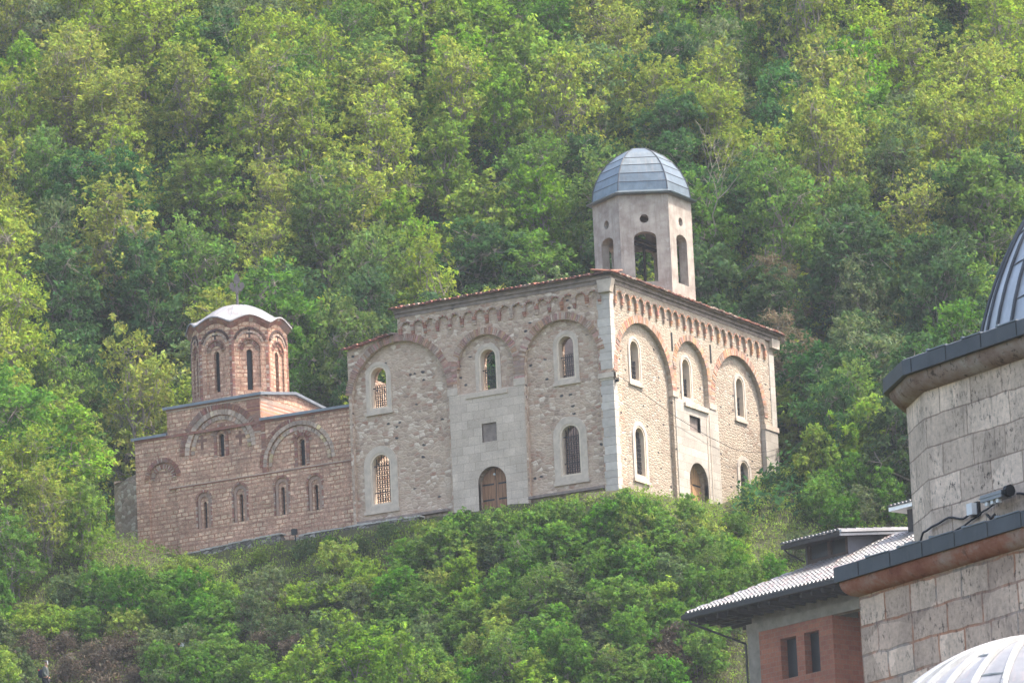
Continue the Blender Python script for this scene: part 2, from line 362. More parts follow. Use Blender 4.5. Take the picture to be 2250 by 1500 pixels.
def courses(mb, F, s0, s1, z0, z1, t1, t0, h=.1, mi=0, base=(.35, .205, .155), pale=.3):
    z = z0
    while z < z1 - .02:
        hh = min(h * rng.uniform(.8, 1.25), z1 - z)
        panel(mb, F, [(s0, z), (s1, z), (s1, z + hh - .008), (s0, z + hh - .008)], [], t1 + rng.uniform(-.006, .006), t0, mi, brickcol(base, .25, pale), back=False); z += hh
def tiles(mb, F, s0, s1, z, t_out, depth, rise, pitch=.24, z1=None, col=None, rows=1):
    n = int(round((s1 - s0) / pitch)); p = (s1 - s0) / n; L = depth / rows
    for i in range(n):
        for rw in range(rows):
            c = s0 + (i + .5) * p; zz = z + ((z1 - z) * (i + .5) / n if z1 is not None else 0) + rng.uniform(-.02, .02) + rise * rw / rows
            to = t_out - L * rw + rng.uniform(-.05, .03); ti = t_out - L * (rw + 1) - .05; rz = rise / rows * 1.1
            r = p * .52; kcol = col(rng) if col else brickcol((.26, .105, .075), .35, .2)
            m = 5; Q = [(math.cos(math.pi * j / m), math.sin(math.pi * j / m)) for j in range(m + 1)]
            for j in range(m):
                a, b = Q[j], Q[j + 1]
                mb.face([F.p(c + r * a[0], zz + r * .75 * a[1], to), F.p(c + r * b[0], zz + r * .75 * b[1], to), F.p(c + r * .8 * b[0], zz + rz + r * .6 * b[1], ti), F.p(c + r * .8 * a[0], zz + rz + r * .6 * a[1], ti)], 0, kcol)
            mb.face([F.p(c + r * a[0], zz + r * .75 * a[1], to) for a in Q][::-1], 0, tuple(x * .5 for x in kcol))
            mb.face([F.p(c - p * .5, zz - .03, to + .02), F.p(c + p * .5, zz - .03, to + .02), F.p(c + p * .5, zz + rz - .03, ti), F.p(c - p * .5, zz + rz - .03, ti)], 0, tuple(x * .7 for x in kcol))
# ------------------------------------------------------------------ terrain
CU,SU=0.8762,0.4820
def uv_of(x,y): return CU*x+SU*y, -SU*x+CU*y
def xy_of(u,v): return CU*u-SU*v, SU*u+CU*v
def rect_sdf(x,y,x0,y0,x1,y1):
    dx=max(x0-x,0,x-x1);dy=max(y0-y,0,y-y1)
    o=math.hypot(dx,dy)
    if o>0:return o
    return -min(x-x0,x1-x,y-y0,y1-y)
def base_z(x,y):
    return max(0.0,min(1.5,0.085*(y-1)))*max(0,min(1,(x+6)/5))-max(0,min(.9,(-21-x)*.12))
def hill(u,v):
    w=1.1*math.sin(u/8.3+.7+.05*v)+.7*math.sin(v/5.1+u/17.)+.45*math.sin(u/3.3-v/4.1)+.25*math.sin(u/1.7+v/2.3)
    h=.7*(v-8.5)
    if h>72:h=72+(h-72)*.02
    h+=w*max(0,min(1,(h+50)/12))
    return max(h,-57.3)
def ground(x,y):
    u,v=uv_of(x,y)
    h=hill(u,v)
    if abs(u)>120 or v<-60 or v>90:return h
    d=min(rect_sdf(x,y,-28.6,-.75,-14,7.6),rect_sdf(x,y,-14.4,-1.1,1.0,17.8))
    zb=base_z(x,y)
    if d<=0:return zb-.05
    n=.12*math.sin(u*1.9+1)+.1*math.sin(v*2.3+u)
    return min(max(h,zb-.05-.95*d+min(d,1)*n),zb-.05+1.15*d+min(d,1)*n)
def axis(pts):
    out = []
    for a, b, st in pts:
        n = max(1, int(round((b - a) / st))); out += [a + (b - a) * i / n for i in range(n)]
    return out + [pts[-1][1]]
US = axis([(-1500, -400, 180), (-400, -90, 30), (-90, -50, 5), (-50, 40, .9), (40, 90, 5), (90, 400, 30), (400, 1500, 180)])
VS = axis([(-1200, -320, 120), (-320, -110, 15), (-110, -30, 3), (-30, 24, .7), (24, 82, 1.1), (82, 140, 4), (140, 500, 30), (500, 1500, 250)])
vv = []
for v_ in VS:
    for u_ in US:
        x, y = xy_of(u_, v_); vv.append((x, y, ground(x, y)))
nu = len(US); ff = [(j * nu + i, j * nu + i + 1, (j + 1) * nu + i + 1, (j + 1) * nu + i) for j in range(len(VS) - 1) for i in range(nu - 1)]
me = bpy.data.meshes.new('ground'); me.from_pydata(vv, [], ff); me.materials.append(M['soil']); me.polygons.foreach_set('use_smooth', [True] * len(ff))
g = bpy.data.objects.new('ground', me); C.objects.link(g); tag(g, kind='structure')

# ------------------------------------------------------------------ large two storey church
ch = thing('stone_church', 'large two storey pale rubble stone church with brick arches on the terrace', 'church', (-7, 8.3, 0))
FA = Fr((0, 0, 0), 0); FB = Fr((0, 0, 0), 90)
ZB = -1.2
def window(parent, F, c, w_, z0, zt, lit, grille, t_open, fr=.34, sillw=.0, depth=.62, thin=.09, arch_h=None, name='window'):
    r = w_ / 2; zs = zt - r; mb = MB()
    op = arch(c, w_, z0, zs); out = arch(c, w_ + 2 * fr, z0 - fr * .85, zs)
    mid = arch(c, w_ + 2 * thin, z0 - thin, zs)
    panel(mb, F, out, [mid], t_open + .045, t_open - .12)
    wo = mb.build(name, M['trimB' if lit else 'trim'], parent)
    m2 = MB(); panel(m2, F, mid, [op], t_open + .018, t_open - .35); m2.build('frame', M['cream'], wo)
    m3 = MB(); e = c - r - fr - .06
    panel(m3, F, [(e, z0 - fr * .85 - .12), (c + r + fr + .06, z0 - fr * .85 - .12), (c + r + fr + .06, z0 - fr * .85 + .02), (e, z0 - fr * .85 + .02)], [], t_open + .09, t_open - .1)
    m3.build('sill', M['trim'], wo)
    if lit:
        m4 = MB(); panel(m4, F, mid, [], t_open - .36, t_open - .39); m4.build('pane', M['glass'], wo)  # dark fill added so the openings on this facade read dark
    if grille:
        g_ = MB(); zt_g = grille if grille > 1.5 else (zt if grille == 1 else z0 + (zt - z0) * .52); tt = t_open - .2
        nb = 7
        for i in range(1, nb):
            x = c - r + w_ * i / nb; top = min(zt_g, zs + math.sqrt(max(0, r * r - (x - c) ** 2)))
            g_.bar(F.p(x, z0, tt), F.p(x, top, tt), .02, 4)
        z = z0 + .1
        while z < min(zt_g, zs) - .05:
            for i in range(nb - 1):
                x = c - r + w_ * (i + 1) / nb; ox = x + (w_ / nb) / 2
                if abs(ox - c) < r - .05:
                    pts = [F.p(ox + .05 * math.cos(a), z + .1 + .075 * math.sin(a), tt + .012) for a in [i2 * math.pi / 4 for i2 in range(8)]]
                    for q in range(8): g_.bar(pts[q], pts[(q + 1) % 8], .017, 3, caps=False)
            z += .21
        zb_ = z0 + (zt_g - z0) * .03
        for zz in ((z0 + .55, zs - .02) if grille == 1 else (zt_g - .02,)):
            g_.bar(F.p(c - r, zz, tt), F.p(c + r, zz, tt), .03, 4)
        g_.build('grille', M['iron'], wo)
    return wo

# facade A layers
WA = [(-12.56, .83, 5.76, 7.67), (-6.64, .80, 5.76, 7.68), (-2.49, .78, 5.74, 7.68)]
LA = [(-12.62, .96, 1.19, 3.50), (-2.48, .92, 1.19, 3.47)]
outA = [(-14.1, ZB), (-.005, ZB), (-.005, 9.98), (-11.3, 9.98), (-11.3, 9.0), (-12.3, 8.98), (-14.1, 8.62)]
bayA = [arch(-11.35, 5.2, ZB + .3, 6.12, 22), arch(-6.7, 3.02, 5.72, 6.85, 18), arch(-2.66, 3.9, ZB + .3, 6.5, 20)]
dA = [arch(-6.58, 1.5, ZB + .2, 1.33), [(-7.0, 3.26), (-6.22, 3.26), (-6.22, 4.14), (-7.0, 4.14)]]
mb = MB(); panel(mb, FA, outA, bayA + dA, 0, -.2)
holesA = [arch(c, w_ + .18, a - .09, b - w_ / 2) for c, w_, a, b in WA + LA] + [arch(-6.58, 1.5, ZB + .2, 1.4)]
panel(mb, FA, outA, holesA, -.203, -.95, ou=True)
FBw = FB
outB = [(0.0, ZB), (16.6, ZB), (16.6, 9.98), (0.0, 9.98)]
bayB = [arch(3.13, 5.4, ZB + .3, 5.71, 22), arch(7.91, 3.2, 5.3, 6.79, 18), arch(12.74, 5.16, ZB + .3, 5.93, 22)]
dB = [arch(8.06, 1.9, ZB + .2, 1.62), [(7.4, 4.05), (8.5, 4.05), (8.5, 4.78), (7.4, 4.78)]]
WB = [(2.57, .80, 5.68, 7.52), (7.70, .72, 5.68, 7.52), (13.2, .70, 5.66, 7.52)]
LB = [(2.68, .84, 1.19, 3.43), (13.24, .84, 1.19, 3.43)]
holesB = [arch(c, w_ + .18, a - .09, b - w_ / 2) for c, w_, a, b in WB + LB] + [arch(8.06, 1.9, ZB + .2, 1.62)]
wallA = mb.build('south_wall', M['rubA'], ch)
mb = MB(); panel(mb, FB, [(0.006, ZB), (16.6, ZB), (16.6, 9.98), (0.006, 9.98)], bayB + dB, 0.0, -.2)
panel(mb, FB, [(.955, ZB), (16.6, ZB), (16.6, 9.98), (.955, 9.98)], holesB, -.203, -.95)
mb.build('east_wall', M['rubB'], ch)
# far walls (seen through the windows)
FW = Fr((-14.1, 15.6, 0), -90); mb = MB()     # left wall: s from 0 (Y=15.6) towards Y=.95, outward -X
panel(mb, FW, [(0, ZB), (14.65, ZB), (14.65, 7.3), (4, 7.1), (3, 8.6), (0, 8.8)], [arch(4.0, 1.1, 1.2, 3.0), arch(10, 1.1, 1.2, 3.0)], 0, -.9)
mb.build('far_side_wall', M['rubA'], ch)
FN = Fr((-1.0, 16.6, 0), 180); mb = MB()
panel(mb, FN, [(0, ZB), (13.1, ZB), (13.1, 11.6), (4.2, 11.6), (3.5, 9.98), (3, 9.98), (0, 9.98)], [arch(2.0, .9, 1.4, 3.2), arch(11, .9, 1.4, 3.2)], 0, -.9)  # hidden top raised so the window views stay dark
mb.build('rear_wall', M['cornice'], ch)  # dark stone colour stands in for shade inside the church
# stone entrance panels, quoins, pilasters
mb = MB()
panel(mb, FA, [(-8.66, ZB), (-4.72, ZB), (-4.68, 5.68), (-8.68, 5.68)], [arch(-6.58, 1.5, ZB + .2, 1.33), [(-7.0, 3.26), (-6.22, 3.26), (-6.22, 4.14), (-7.0, 4.14)]], .03, -.2)
pA = mb.build('entrance_panel', M['ashlar'], ch)
m2 = MB(); panel(m2, FA, [(-7.0, 3.26), (-6.22, 3.26), (-6.22, 4.14), (-7.0, 4.14)], [], -.06, -.1); m2.build('niche', M['cornice'], pA)
for a_, b_, c_, d_, t_, e_ in ((-8.74, -8.2, 5.69, 6.02, .05, -.19), (-5.2, -4.6, 5.69, 6.02, .05, -.19), (-7.75, -5.55, 5.42, 5.62, .09, -.1)):
    m2 = MB(); panel(m2, FA, [(a_, c_), (b_, c_), (b_, d_), (a_, d_)], [], t_, e_); m2.build('impost_block', M['trim'], ch)
mb = MB(); mq = MB()
z = ZB; q = 0
while z < 9.3:
    hh = rng.uniform(.34, .46); top = min(z + hh - .012, 9.35)
    wa, wb = (.66, .34) if q % 2 else (.6, .4)
    kx = rng.uniform(.85, 1.08)
    if not (5.2 < z < 5.55):
        panel(mb, FA, [(-wa, z), (.02, z), (.02, top), (-wa, top)], [], .022, -.18, 0, (.50 * kx, .455 * kx, .415 * kx))
        panel(mq, FB, [(-.021, z), (wb, z), (wb, top), (-.021, top)], [], .022, -.18, 0, (.52 * kx, .48 * kx, .44 * kx))
    if z < 5.2 <= z + hh: qa, qb, mb, mq = mb, mq, MB(), MB()
    z += hh; q += 1
qm = m_attr('quoin_stone', .85, .15, 4); [m_.build('quoins', qm, ch) for m_ in (mb, mq, qa, qb)]
mb = MB()
panel(mb, FA, [(-.72, 5.36), (.1, 5.36), (.1, 5.6), (-.72, 5.6)], [], .1, -.1)
panel(mb, FB, [(-.099, 5.362), (.46, 5.362), (.46, 5.598), (-.099, 5.598)], [], .1, -.1)
panel(mb, FA, [(-.66, 5.26), (.05, 5.26), (.05, 5.36), (-.66, 5.36)], [], .05, -.1)
panel(mb, FB, [(-.051, 5.262), (.42, 5.262), (.42, 5.358), (-.051, 5.358)], [], .05, -.1)
mb.build('corner_cap', M['trim'], ch)
for a_, b_, c_, d_ in ((5.78, 6.36, 5.42, 5.68), (9.5, 10.2, 5.42, 5.68), (15.28, 16.7, 5.36, 5.6)):
    mb = MB(); panel(mb, FB, [(a_, c_), (b_, c_), (b_, d_), (a_, d_)], [], .075, -.19); mb.build('impost_cap', M['trim'], ch)
mb = MB()
panel(mb, FB, [(6.02, ZB), (10.35, ZB), (10.35, 5.40), (6.02, 5.40)], [arch(8.06, 1.9, ZB + .2, 1.62), [(7.4, 4.05), (8.5, 4.05), (8.5, 4.78), (7.4, 4.78)]], .035, -.2)
pB = mb.build('entrance_panel', M['ashlarB'], ch)
m2 = MB(); panel(m2, FB, [(7.4, 4.05), (8.5, 4.05), (8.5, 4.78), (7.4, 4.78)], [], -.12, -.16); m2.build('niche', M['cornice'], pB)
m2 = MB(); panel(m2, FB, [(6.9, 5.12), (9.35, 5.12), (9.35, 5.3), (6.9, 5.3)], [], .14, -.1)
panel(m2, FB, [(9.1, ZB), (9.17, ZB), (9.17, 5.1), (9.1, 5.1)], [], .06, 0); panel(m2, FB, [(9.4, ZB), (9.46, ZB), (9.46, 5.1), (9.4, 5.1)], [], .06, 0)
m2.build('moulding', M['trim'], pB)
mb = MB()
panel(mb, FB, [(15.3, ZB), (16.62, ZB), (16.62, 5.36), (15.3, 5.36)], [], .03, -.19); panel(mb, FB, [(16.1, 5.6), (16.62, 5.6), (16.62, 9.2), (16.1, 9.2)], [], .03, -.19)
mb.build('end_pilaster', M['ashlarB'], ch)
# brick arches
mb = MB()
voussoirs(mb, FA, -11.35, 2.6, 6.12, .36, .025, -.15, 0, 172); voussoirs(mb, FA, -6.7, 1.51, 6.85, .34, .025, -.15); voussoirs(mb, FA, -2.66, 1.95, 6.5, .36, .025, -.15, 6, 180)
courses(mb, FA, -8.74, -8.22, 6.02, 6.9, .028, -.15); courses(mb, FA, -5.18, -4.62, 6.02, 6.95, .028, -.15)
courses(mb, FA, -8.95, -8.1, 6.9, 7.35, .02, -.15); courses(mb, FA, -5.2, -4.75, 6.95, 7.3, .018, -.15)
courses(mb, FA, -.7, -.62, 5.62, 6.6, .02, -.15)
mb.build('brick_arches', M['brick'], ch)
mb = MB(); PB_ = (.46, .255, .175)  # brighter brick for this facade: sunlight put into the colour
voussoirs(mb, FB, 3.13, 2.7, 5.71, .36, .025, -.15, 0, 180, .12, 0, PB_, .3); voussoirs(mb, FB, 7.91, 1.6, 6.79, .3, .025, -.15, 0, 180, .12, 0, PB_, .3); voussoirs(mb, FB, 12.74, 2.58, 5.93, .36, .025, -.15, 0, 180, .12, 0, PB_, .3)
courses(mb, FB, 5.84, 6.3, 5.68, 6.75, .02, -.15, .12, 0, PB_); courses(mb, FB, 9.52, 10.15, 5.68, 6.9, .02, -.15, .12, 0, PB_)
mb.build('sunlit_brick_arches', M['brick'], ch)
# arcaded frieze of little brick arches on corbels
def frieze(F, s_list, p, mat, base, legw, z0, zt, zc, t):
    mb = MB(); m2 = MB(); rr = (p - legw) / 2
    for s in s_list:
        cx = s + p / 2; n = 8
        lo = [(cx + rr * math.cos(math.pi * i / n), zt - rr + rr * math.sin(math.pi * i / n)) for i in range(n + 1)]
        P = [(s + p, zc), (s, zc), (s, zt - rr)] + lo[::-1] + [(s + p, zt - rr)]
        P2 = []
        for q_ in P:
            if not P2 or (abs(q_[0] - P2[-1][0]) + abs(q_[1] - P2[-1][1])) > 1e-6: P2.append(q_)
        panel(m2, F, P2, [], t * .8, -.02)
        voussoirs(mb, F, cx, rr, zt - rr, .07, t, -.0, 0, 180, .09, 0, base, .45)
    for s in s_list + [s_list[-1] + p]:
        z = z0
        for hh, k in ((.1, .55), (.12, .8), (zt - rr - z0 - .22, 1)):
            panel(mb, F, [(s - legw / 2 * (.6 + .4 * k), z), (s + legw / 2 * (.6 + .4 * k), z), (s + legw / 2 * (.6 + .4 * k), z + hh - .008), (s - legw / 2 * (.6 + .4 * k), z + hh - .008)], [], t * k, -.01, 0, brickcol(base, .25, .3), back=False); z += hh
    return mb, m2
sA = [-11.12 + .665 * i for i in range(16)]
mb, m2 = frieze(FA, sA, .665, None, (.30, .135, .095), .17, 8.88, 9.52, 9.97, .12)
mb.build('corbel_arcade', M['brick'], ch); m2.build('frieze', M['rubA'], ch)
sB = [.47 + .69 * i for i in range(22)]
mb, m2 = frieze(FB, sB, .69, None, (.50, .26, .17), .15, 8.82, 9.52, 9.97, .13)  # frieze brick lightened too, carrying the facade's sunlight in its colour
mb.build('corbel_arcade', M['brick'], ch); m2.build('frieze', M['rubB'], ch)
mb = MB()
panel(mb, FA, [(-11.36, 9.98), (.2, 9.98), (.2, 10.14), (-11.36, 10.14)], [], .22, -1.0); panel(mb, FA, [(-11.36, 9.8), (.1, 9.8), (.1, 9.978), (-11.36, 9.978)], [], .13, -.3)
panel(mb, FB, [(-.2, 9.982), (16.8, 9.982), (16.8, 10.138), (-.2, 10.138)], [], .221, -.998); panel(mb, FB, [(-.1, 9.8), (16.7, 9.8), (16.7, 9.98), (-.1, 9.98)], [], .131, -.3)
panel(mb, FB, [(-.3, 10.14), (17, 10.14), (17, 10.22), (-.3, 10.22)], [], .38, -.6)
panel(mb, FA, [(-11.45, 10.142), (.3, 10.142), (.3, 10.2), (-11.45, 10.2)], [], .3, -.6)
mb.build('cornice', M['cornice'], ch)
mb = MB(); panel(mb, FA, [(-.42, 9.36), (.16, 9.36), (.3, 9.96), (-.5, 9.96)], [], .24, -.1); mb.build('corner_corbel', M['trim'], ch); mb = MB(); panel(mb, FB, [(16.2, 9.5), (16.95, 9.5), (17.05, 9.96), (16.2, 9.96)], [], .2, -.1)
mb.build('corner_corbel', M['trim'], ch)
# tile coping on the wall tops
mb = MB()
tiles(mb, FA, -11.55, .42, 10.2, .42, 1.1, .22); tiles(mb, FB, -.42, 17.15, 10.22, .46, 1.1, .22)
tiles(mb, FA, -14.3, -11.5, 8.68, .25, 1.1, .2, z1=9.08)
F2 = Fr((-1.4, 1.4, 0), 180)
tiles(mb, Fr((-.95, 17.0, 0), 180), 0, 3.2, 10.15, .1, 1.0, .25)
mb.build('tile_coping', M['tile'], ch)
mb = MB(); panel(mb, FA, [(-13.9, .3), (-9.0, .3), (-9.0, .42), (-13.9, .42)], [], .06, -.22); mb.build('plinth_course', M['cornice'], ch); mb = MB(); panel(mb, FA, [(-4.7, .27), (-.7, .27), (-.7, .39), (-4.7, .39)], [], .06, -.22)
mb.build('plinth_course', M['cornice'], ch)
mb = MB(); panel(mb, FB, [(5.98, 7.62), (6.1, 7.62), (6.1, 8.5), (5.98, 8.5)], [], .03, -.0); mb.build('slit_vent', M['iron'], ch); mb = MB(); panel(mb, FB, [(9.9, 7.7), (10.02, 7.7), (10.02, 8.58), (9.9, 8.58)], [], .03, -.0)
mb.build('slit_vent', M['iron'], ch)
for i, (c_, w_, a, b) in enumerate(WA): window(ch, FA, c_, w_, a, b, 0, .5, -.2, fr=.27)
for c_, w_, a, b in LA: window(ch, FA, c_, w_, a, b, 0, 1, -.2, fr=.42)
for c_, w_, a, b in WB: window(ch, FB, c_, w_, a, b, 1, .5, -.2, fr=.22)
for c_, w_, a, b in LB: window(ch, FB, c_, w_, a, b, 1, 1, -.2, fr=.3)
def door(F, c, w_, zt, t, mat):
    mb = MB(); r = w_ / 2
    panel(mb, F, arch(c, w_, ZB + .2, zt - r), [], t, t - .08); d = mb.build('door', mat, ch)
    m2 = MB()
    for z in (.55, zt - r - .05):
        for sg in (-1, 1):
            panel(m2, F, [(c + sg * r * .95, z), (c + sg * .12, z), (c + sg * .12, z + .07), (c + sg * r * .95, z + .07)], [], t + .02, t)
    m2.build('hinge_strap', M['iron'], d)
    m3 = MB(); m3.box(F.p(c - .012, ZB + .2, t + .012), F.d * .024, F.n * -.01, (0, 0, zt - ZB - .25)); m3.build('leaf_joint', M['iron'], d)
    return d
door(FA, -6.58, 1.5, 2.08, -.35, M['wood']); door(FB, 8.06, 1.9, 2.57, -.4, M['woodB'])
m2 = MB(); m2.bar(FA.p(-6.6, 1.75, -.3), FA.p(-6.6, 1.75, -.22), .05, 8); m2.build('lamp', M['white'], ch)

# ------------------------------------------------------------------ belfry
bx, by = -2.4, 8.3
bf = thing('bell_tower', 'pale plastered hexagonal belfry with zinc dome rising above the stone church', 'bell tower', (bx, by, 8))
AP, SH = 2.035, 2.35
mb = MB()
for k_ in range(6):
    a = k_ * 60; ar = math.radians(a); n_ = Vector((math.cos(ar), math.sin(ar), 0))
    F = Fr((bx + n_.x * AP, by + n_.y * AP, 0), a + 90)
    circ = [(.215 * math.cos(i * math.pi / 8), 14.31 + .215 * math.sin(i * math.pi / 8)) for i in range(16)]
    op = arch(0, 1.06, 11.26, 13.4, 10, .28)
    panel(mb, F, [(-SH / 2, 9.6), (SH / 2, 9.6), (SH / 2, 15.6), (-SH / 2, 15.6)], [op, circ], 0, -.42, ou=False)
mb.build('tower_wall', M['plaster'], bf)
mb = MB(); pr = [(2.62, 15.5), (2.66, 15.57), (2.42, 15.66), (2.34, 15.72), (2.28, 16.15), (2.14, 16.6), (1.9, 17.05), (1.56, 17.47), (1.14, 17.82), (.62, 18.1), (0.03, 18.24)]
def ngon_rev(mb, pr, n, cx, cy, off, mi=0, sub=1, closed_bottom=True):
    for k_ in range(n):
        a0 = math.radians(off + 360 / n * k_); a1 = math.radians(off + 360 / n * (k_ + 1))
        for i in range(len(pr) - 1):
            (r0, z0), (r1, z1) = pr[i], pr[i + 1]
            w0 = r0 * (a1 - a0) / 2; w1 = r1 * (a1 - a0) / 2; L0 = z0 * 1.0; L1 = z1
            mb.face([(cx + r0 * math.cos(a0), cy + r0 * math.sin(a0), z0), (cx + r0 * math.cos(a1), cy + r0 * math.sin(a1), z0), (cx + r1 * math.cos(a1), cy + r1 * math.sin(a1), z1), (cx + r1 * math.cos(a0), cy + r1 * math.sin(a0), z1)], mi)
ngon_rev(mb, pr, 6, bx, by, 30)
mb.face([(bx + 2.6 * math.cos(math.radians(30 + 60 * i)), by + 2.6 * math.sin(math.radians(30 + 60 * i)), 15.49) for i in range(6)][::-1])
dm = mb.build('dome', M['zinc'], bf)
mb = MB()
for k_ in range(6):
    a = math.radians(30 + 60 * k_)
    for i in range(3, len(pr) - 1):
        (r0, z0), (r1, z1) = pr[i], pr[i + 1]
        mb.bar((bx + (r0 + .01) * math.cos(a), by + (r0 + .01) * math.sin(a), z0), (bx + (r1 + .01) * math.cos(a), by + (r1 + .01) * math.sin(a), z1), .03, 5, caps=False)
for i in (4, 5, 6, 7):
    r0, z0 = pr[i]
    for k_ in range(6):
        a, b = math.radians(30 + 60 * k_), math.radians(90 + 60 * k_)
        mb.bar((bx + (r0 + .004) * math.cos(a), by + (r0 + .004) * math.sin(a), z0), (bx + (r0 + .004) * math.cos(b), by + (r0 + .004) * math.sin(b), z0), .017, 4, caps=False)
mb.build('seam', M['leadd'], dm)
mb = MB()
for x in (-.3, .25): mb.box((bx + x, by - 2.0, 13.5), (.1, 0, 0), (0, 4, 0), (0, 0, .14))
mb.box((bx - .05, by - .05, 11.2), (.1, 0, 0), (0, .1, 0), (0, 0, 2.3)); mb.build('bell_frame', M['darkw'], bf)

# ------------------------------------------------------------------ small byzantine church
sc_ = thing('brick_church', 'small brown striped brick and stone church with an octagonal domed drum', 'church', (-21, 4, 0))
Y0 = .6; FS = Fr((0, Y0, 0), 0); CB = M['cloison']
sw = [(-22.67, .19, 1.41, 2.70), (-20.65, .19, 1.45, 2.80), (-18.33, .2, 1.47, 2.82), (-16.5, .2, 1.45, 2.68)]
hi = [(-21.64, .30, 4.68, 5.87), (-17.18, .30, 3.69, 4.99)]
outS = [(-26.45, ZB), (-14.1, ZB), (-14.1, 6.14), (-19.35, 6.18), (-19.35, 7.44), (-24.59, 7.44), (-24.59, 6.18), (-26.45, 6.18)]
rec = [arch(c, .74, a - .02, b - .02 + .08) for c, w_, a, b in sw] 
rec += [arch(-24.93, 1.6, .0, 4.1, 16), arch(-21.64, 3.5, 4.72, 5.02, 22), arch(-17.3, 3.6, 3.62, 3.86, 22)]
mb = MB(); panel(mb, FS, outS, rec, 0, -.1, 0)
holes = [arch(c, w_, a, b - w_ / 2, 8) for c, w_, a, b in sw + hi]
panel(mb, FS, outS, holes, -.102, -.7)
# tall cross arm, its lit side, rear and the nave block
FE = Fr((-19.35, Y0, 0), 90)
panel(mb, FE, [(.69, 6.0), (6.3, 6.0), (6.3, 7.6), (3.2, 7.95), (.69, 7.55)], [], 0, -.5)
FWs = Fr((-24.59, Y0 + 6.3, 0), -90); panel(mb, FWs, [(0, 5.9), (5.61, 5.9), (5.61, 7.44), (3.1, 7.95), (0, 7.6)], [], 0, -.5)
FEa = Fr((-26.45, Y0 + 6.6, 0), -90); panel(mb, FEa, [(0, ZB), (5.91, ZB), (5.91, 6.18), (0, 6.18)], [], 0, -.5)
FR = Fr((-14.1, Y0 + 6.6, 0), 180); panel(mb, FR, [(0, ZB), (12.35, ZB), (12.35, 6.2), (0, 6.2)], [], 0, -.5)
FWe = Fr((-14.12, Y0, 0), 90); panel(mb, FWe, [(.7, ZB), (6.6, ZB), (6.6, 6.2), (.7, 6.2)], [], 0, -.4)
mb.build('nave_wall', CB, sc_)
# inner steps of the recessed arches + brick bands
mb = MB(); BS = (.29, .135, .10)
for c, w_, a, b in sw:
    panel(mb, FS, arch(c, .74, a, b + .06), [arch(c, .44, a, b + .02)], -.05, -.1, 0, (.36, .24, .19))
    voussoirs(mb, FS, c, .37, b + .06, .13, .015, -.1, 0, 180, .07, 0, BS, .2)
    for sg in (-1, 1):
        x0, x1 = sorted((c + sg * .37, c + sg * .46)); courses(mb, FS, x0, x1, a, b + .06, .012, -.1, .07, 0, BS, .35)
voussoirs(mb, FS, -24.93, .8, 4.1, .22, .03, -.1, 0, 180, .07, 0, BS, .1); voussoirs(mb, FS, -24.93, .5, 4.1, .2, -.04, -.1, 0, 180, .07, 0, BS, .5)
voussoirs(mb, FS, -21.64, 1.75, 5.02, .26, .02, -.1, 0, 180, .2, 0, (.60, .43, .31), .9); voussoirs(mb, FS, -21.64, 2.01, 5.02, .3, .03, -.02, 20, 180, .06, 0, BS, .05)
voussoirs(mb, FS, -21.64, 1.5, 5.02, .2, -.05, -.1, 0, 180, .2, 0, (.52, .36, .26), .6)
voussoirs(mb, FS, -17.3, 1.8, 3.86, .2, .02, -.1, 0, 180, .2, 0, (.60, .43, .31), .9); voussoirs(mb, FS, -17.3, 2.0, 3.86, .2, .026, -.02, 95, 180, .06, 0, BS, .05)
voussoirs(mb, FS, -17.3, 1.55, 3.86, .18, -.05, -.1, 0, 180, .2, 0, (.52, .36, .26), .6)
for c, w_, a, b in hi:
    voussoirs(mb, FS, c, .25, b - .12, .16, -.04, -.1, 0, 180, .06, 0, BS, .1); voussoirs(mb, FS, c, .43, b - .12, .14, -.06, -.1, 0, 180, .06, 0, BS, .5)
    for sg in (-1, 1):
        x0, x1 = sorted((c + sg * .25, c + sg * .4)); courses(mb, FS, x0, x1, a, b - .12, -.045, -.1, .07, 0, BS, .2)
courses(mb, FS, -19.35, -19.12, 3.6, 6.1, .02, -.08, .07, 0, BS, .05); courses(mb, FS, -20.1, -19.36, 5.6, 7.3, .015, -.08, .08, 0, BS, .1)
courses(mb, FS, -24.59, -14.15, 3.5, 3.62, .03, -.05, .06, 0, BS, .3); courses(mb, FS, -26.45, -14.15, 6.02, 6.16, .05, -.05, .05, 0, BS, .1)
courses(mb, FS, -24.6, -19.34, 7.26, 7.43, .05, -.05, .05, 0, BS, .1)
courses(mb, FE, 0.05, 6.3, 6.45, 7.3, .012, -.05, .08, 0, (.5, .25, .15), .5)  # lighter orange brick: the side's sunlight put into the colour
for cx_, cz_ in ((-22.72, 5.57), (-20.58, 5.5)):
    for x0, x1, z0, z1 in ((-.07, .07, -.36, .36), (-.26, .26, .02, .16)):
        panel(mb, FS, [(cx_ + x0, cz_ + z0), (cx_ + x1, cz_ + z0), (cx_ + x1, cz_ + z1), (cx_ + x0, cz_ + z1)], [], -.085 + (.004 if x1 > .1 else 0), -.1, 0, (.20, .105, .08))
mb.build('brick_bands', M['brick'], sc_)
for c, w_, a, b in sw + hi:
    mb = MB(); panel(mb, FS, arch(c, w_, a, b - w_ / 2, 8), [], -.3, -.33); mb.build('window', M['glass'], sc_)
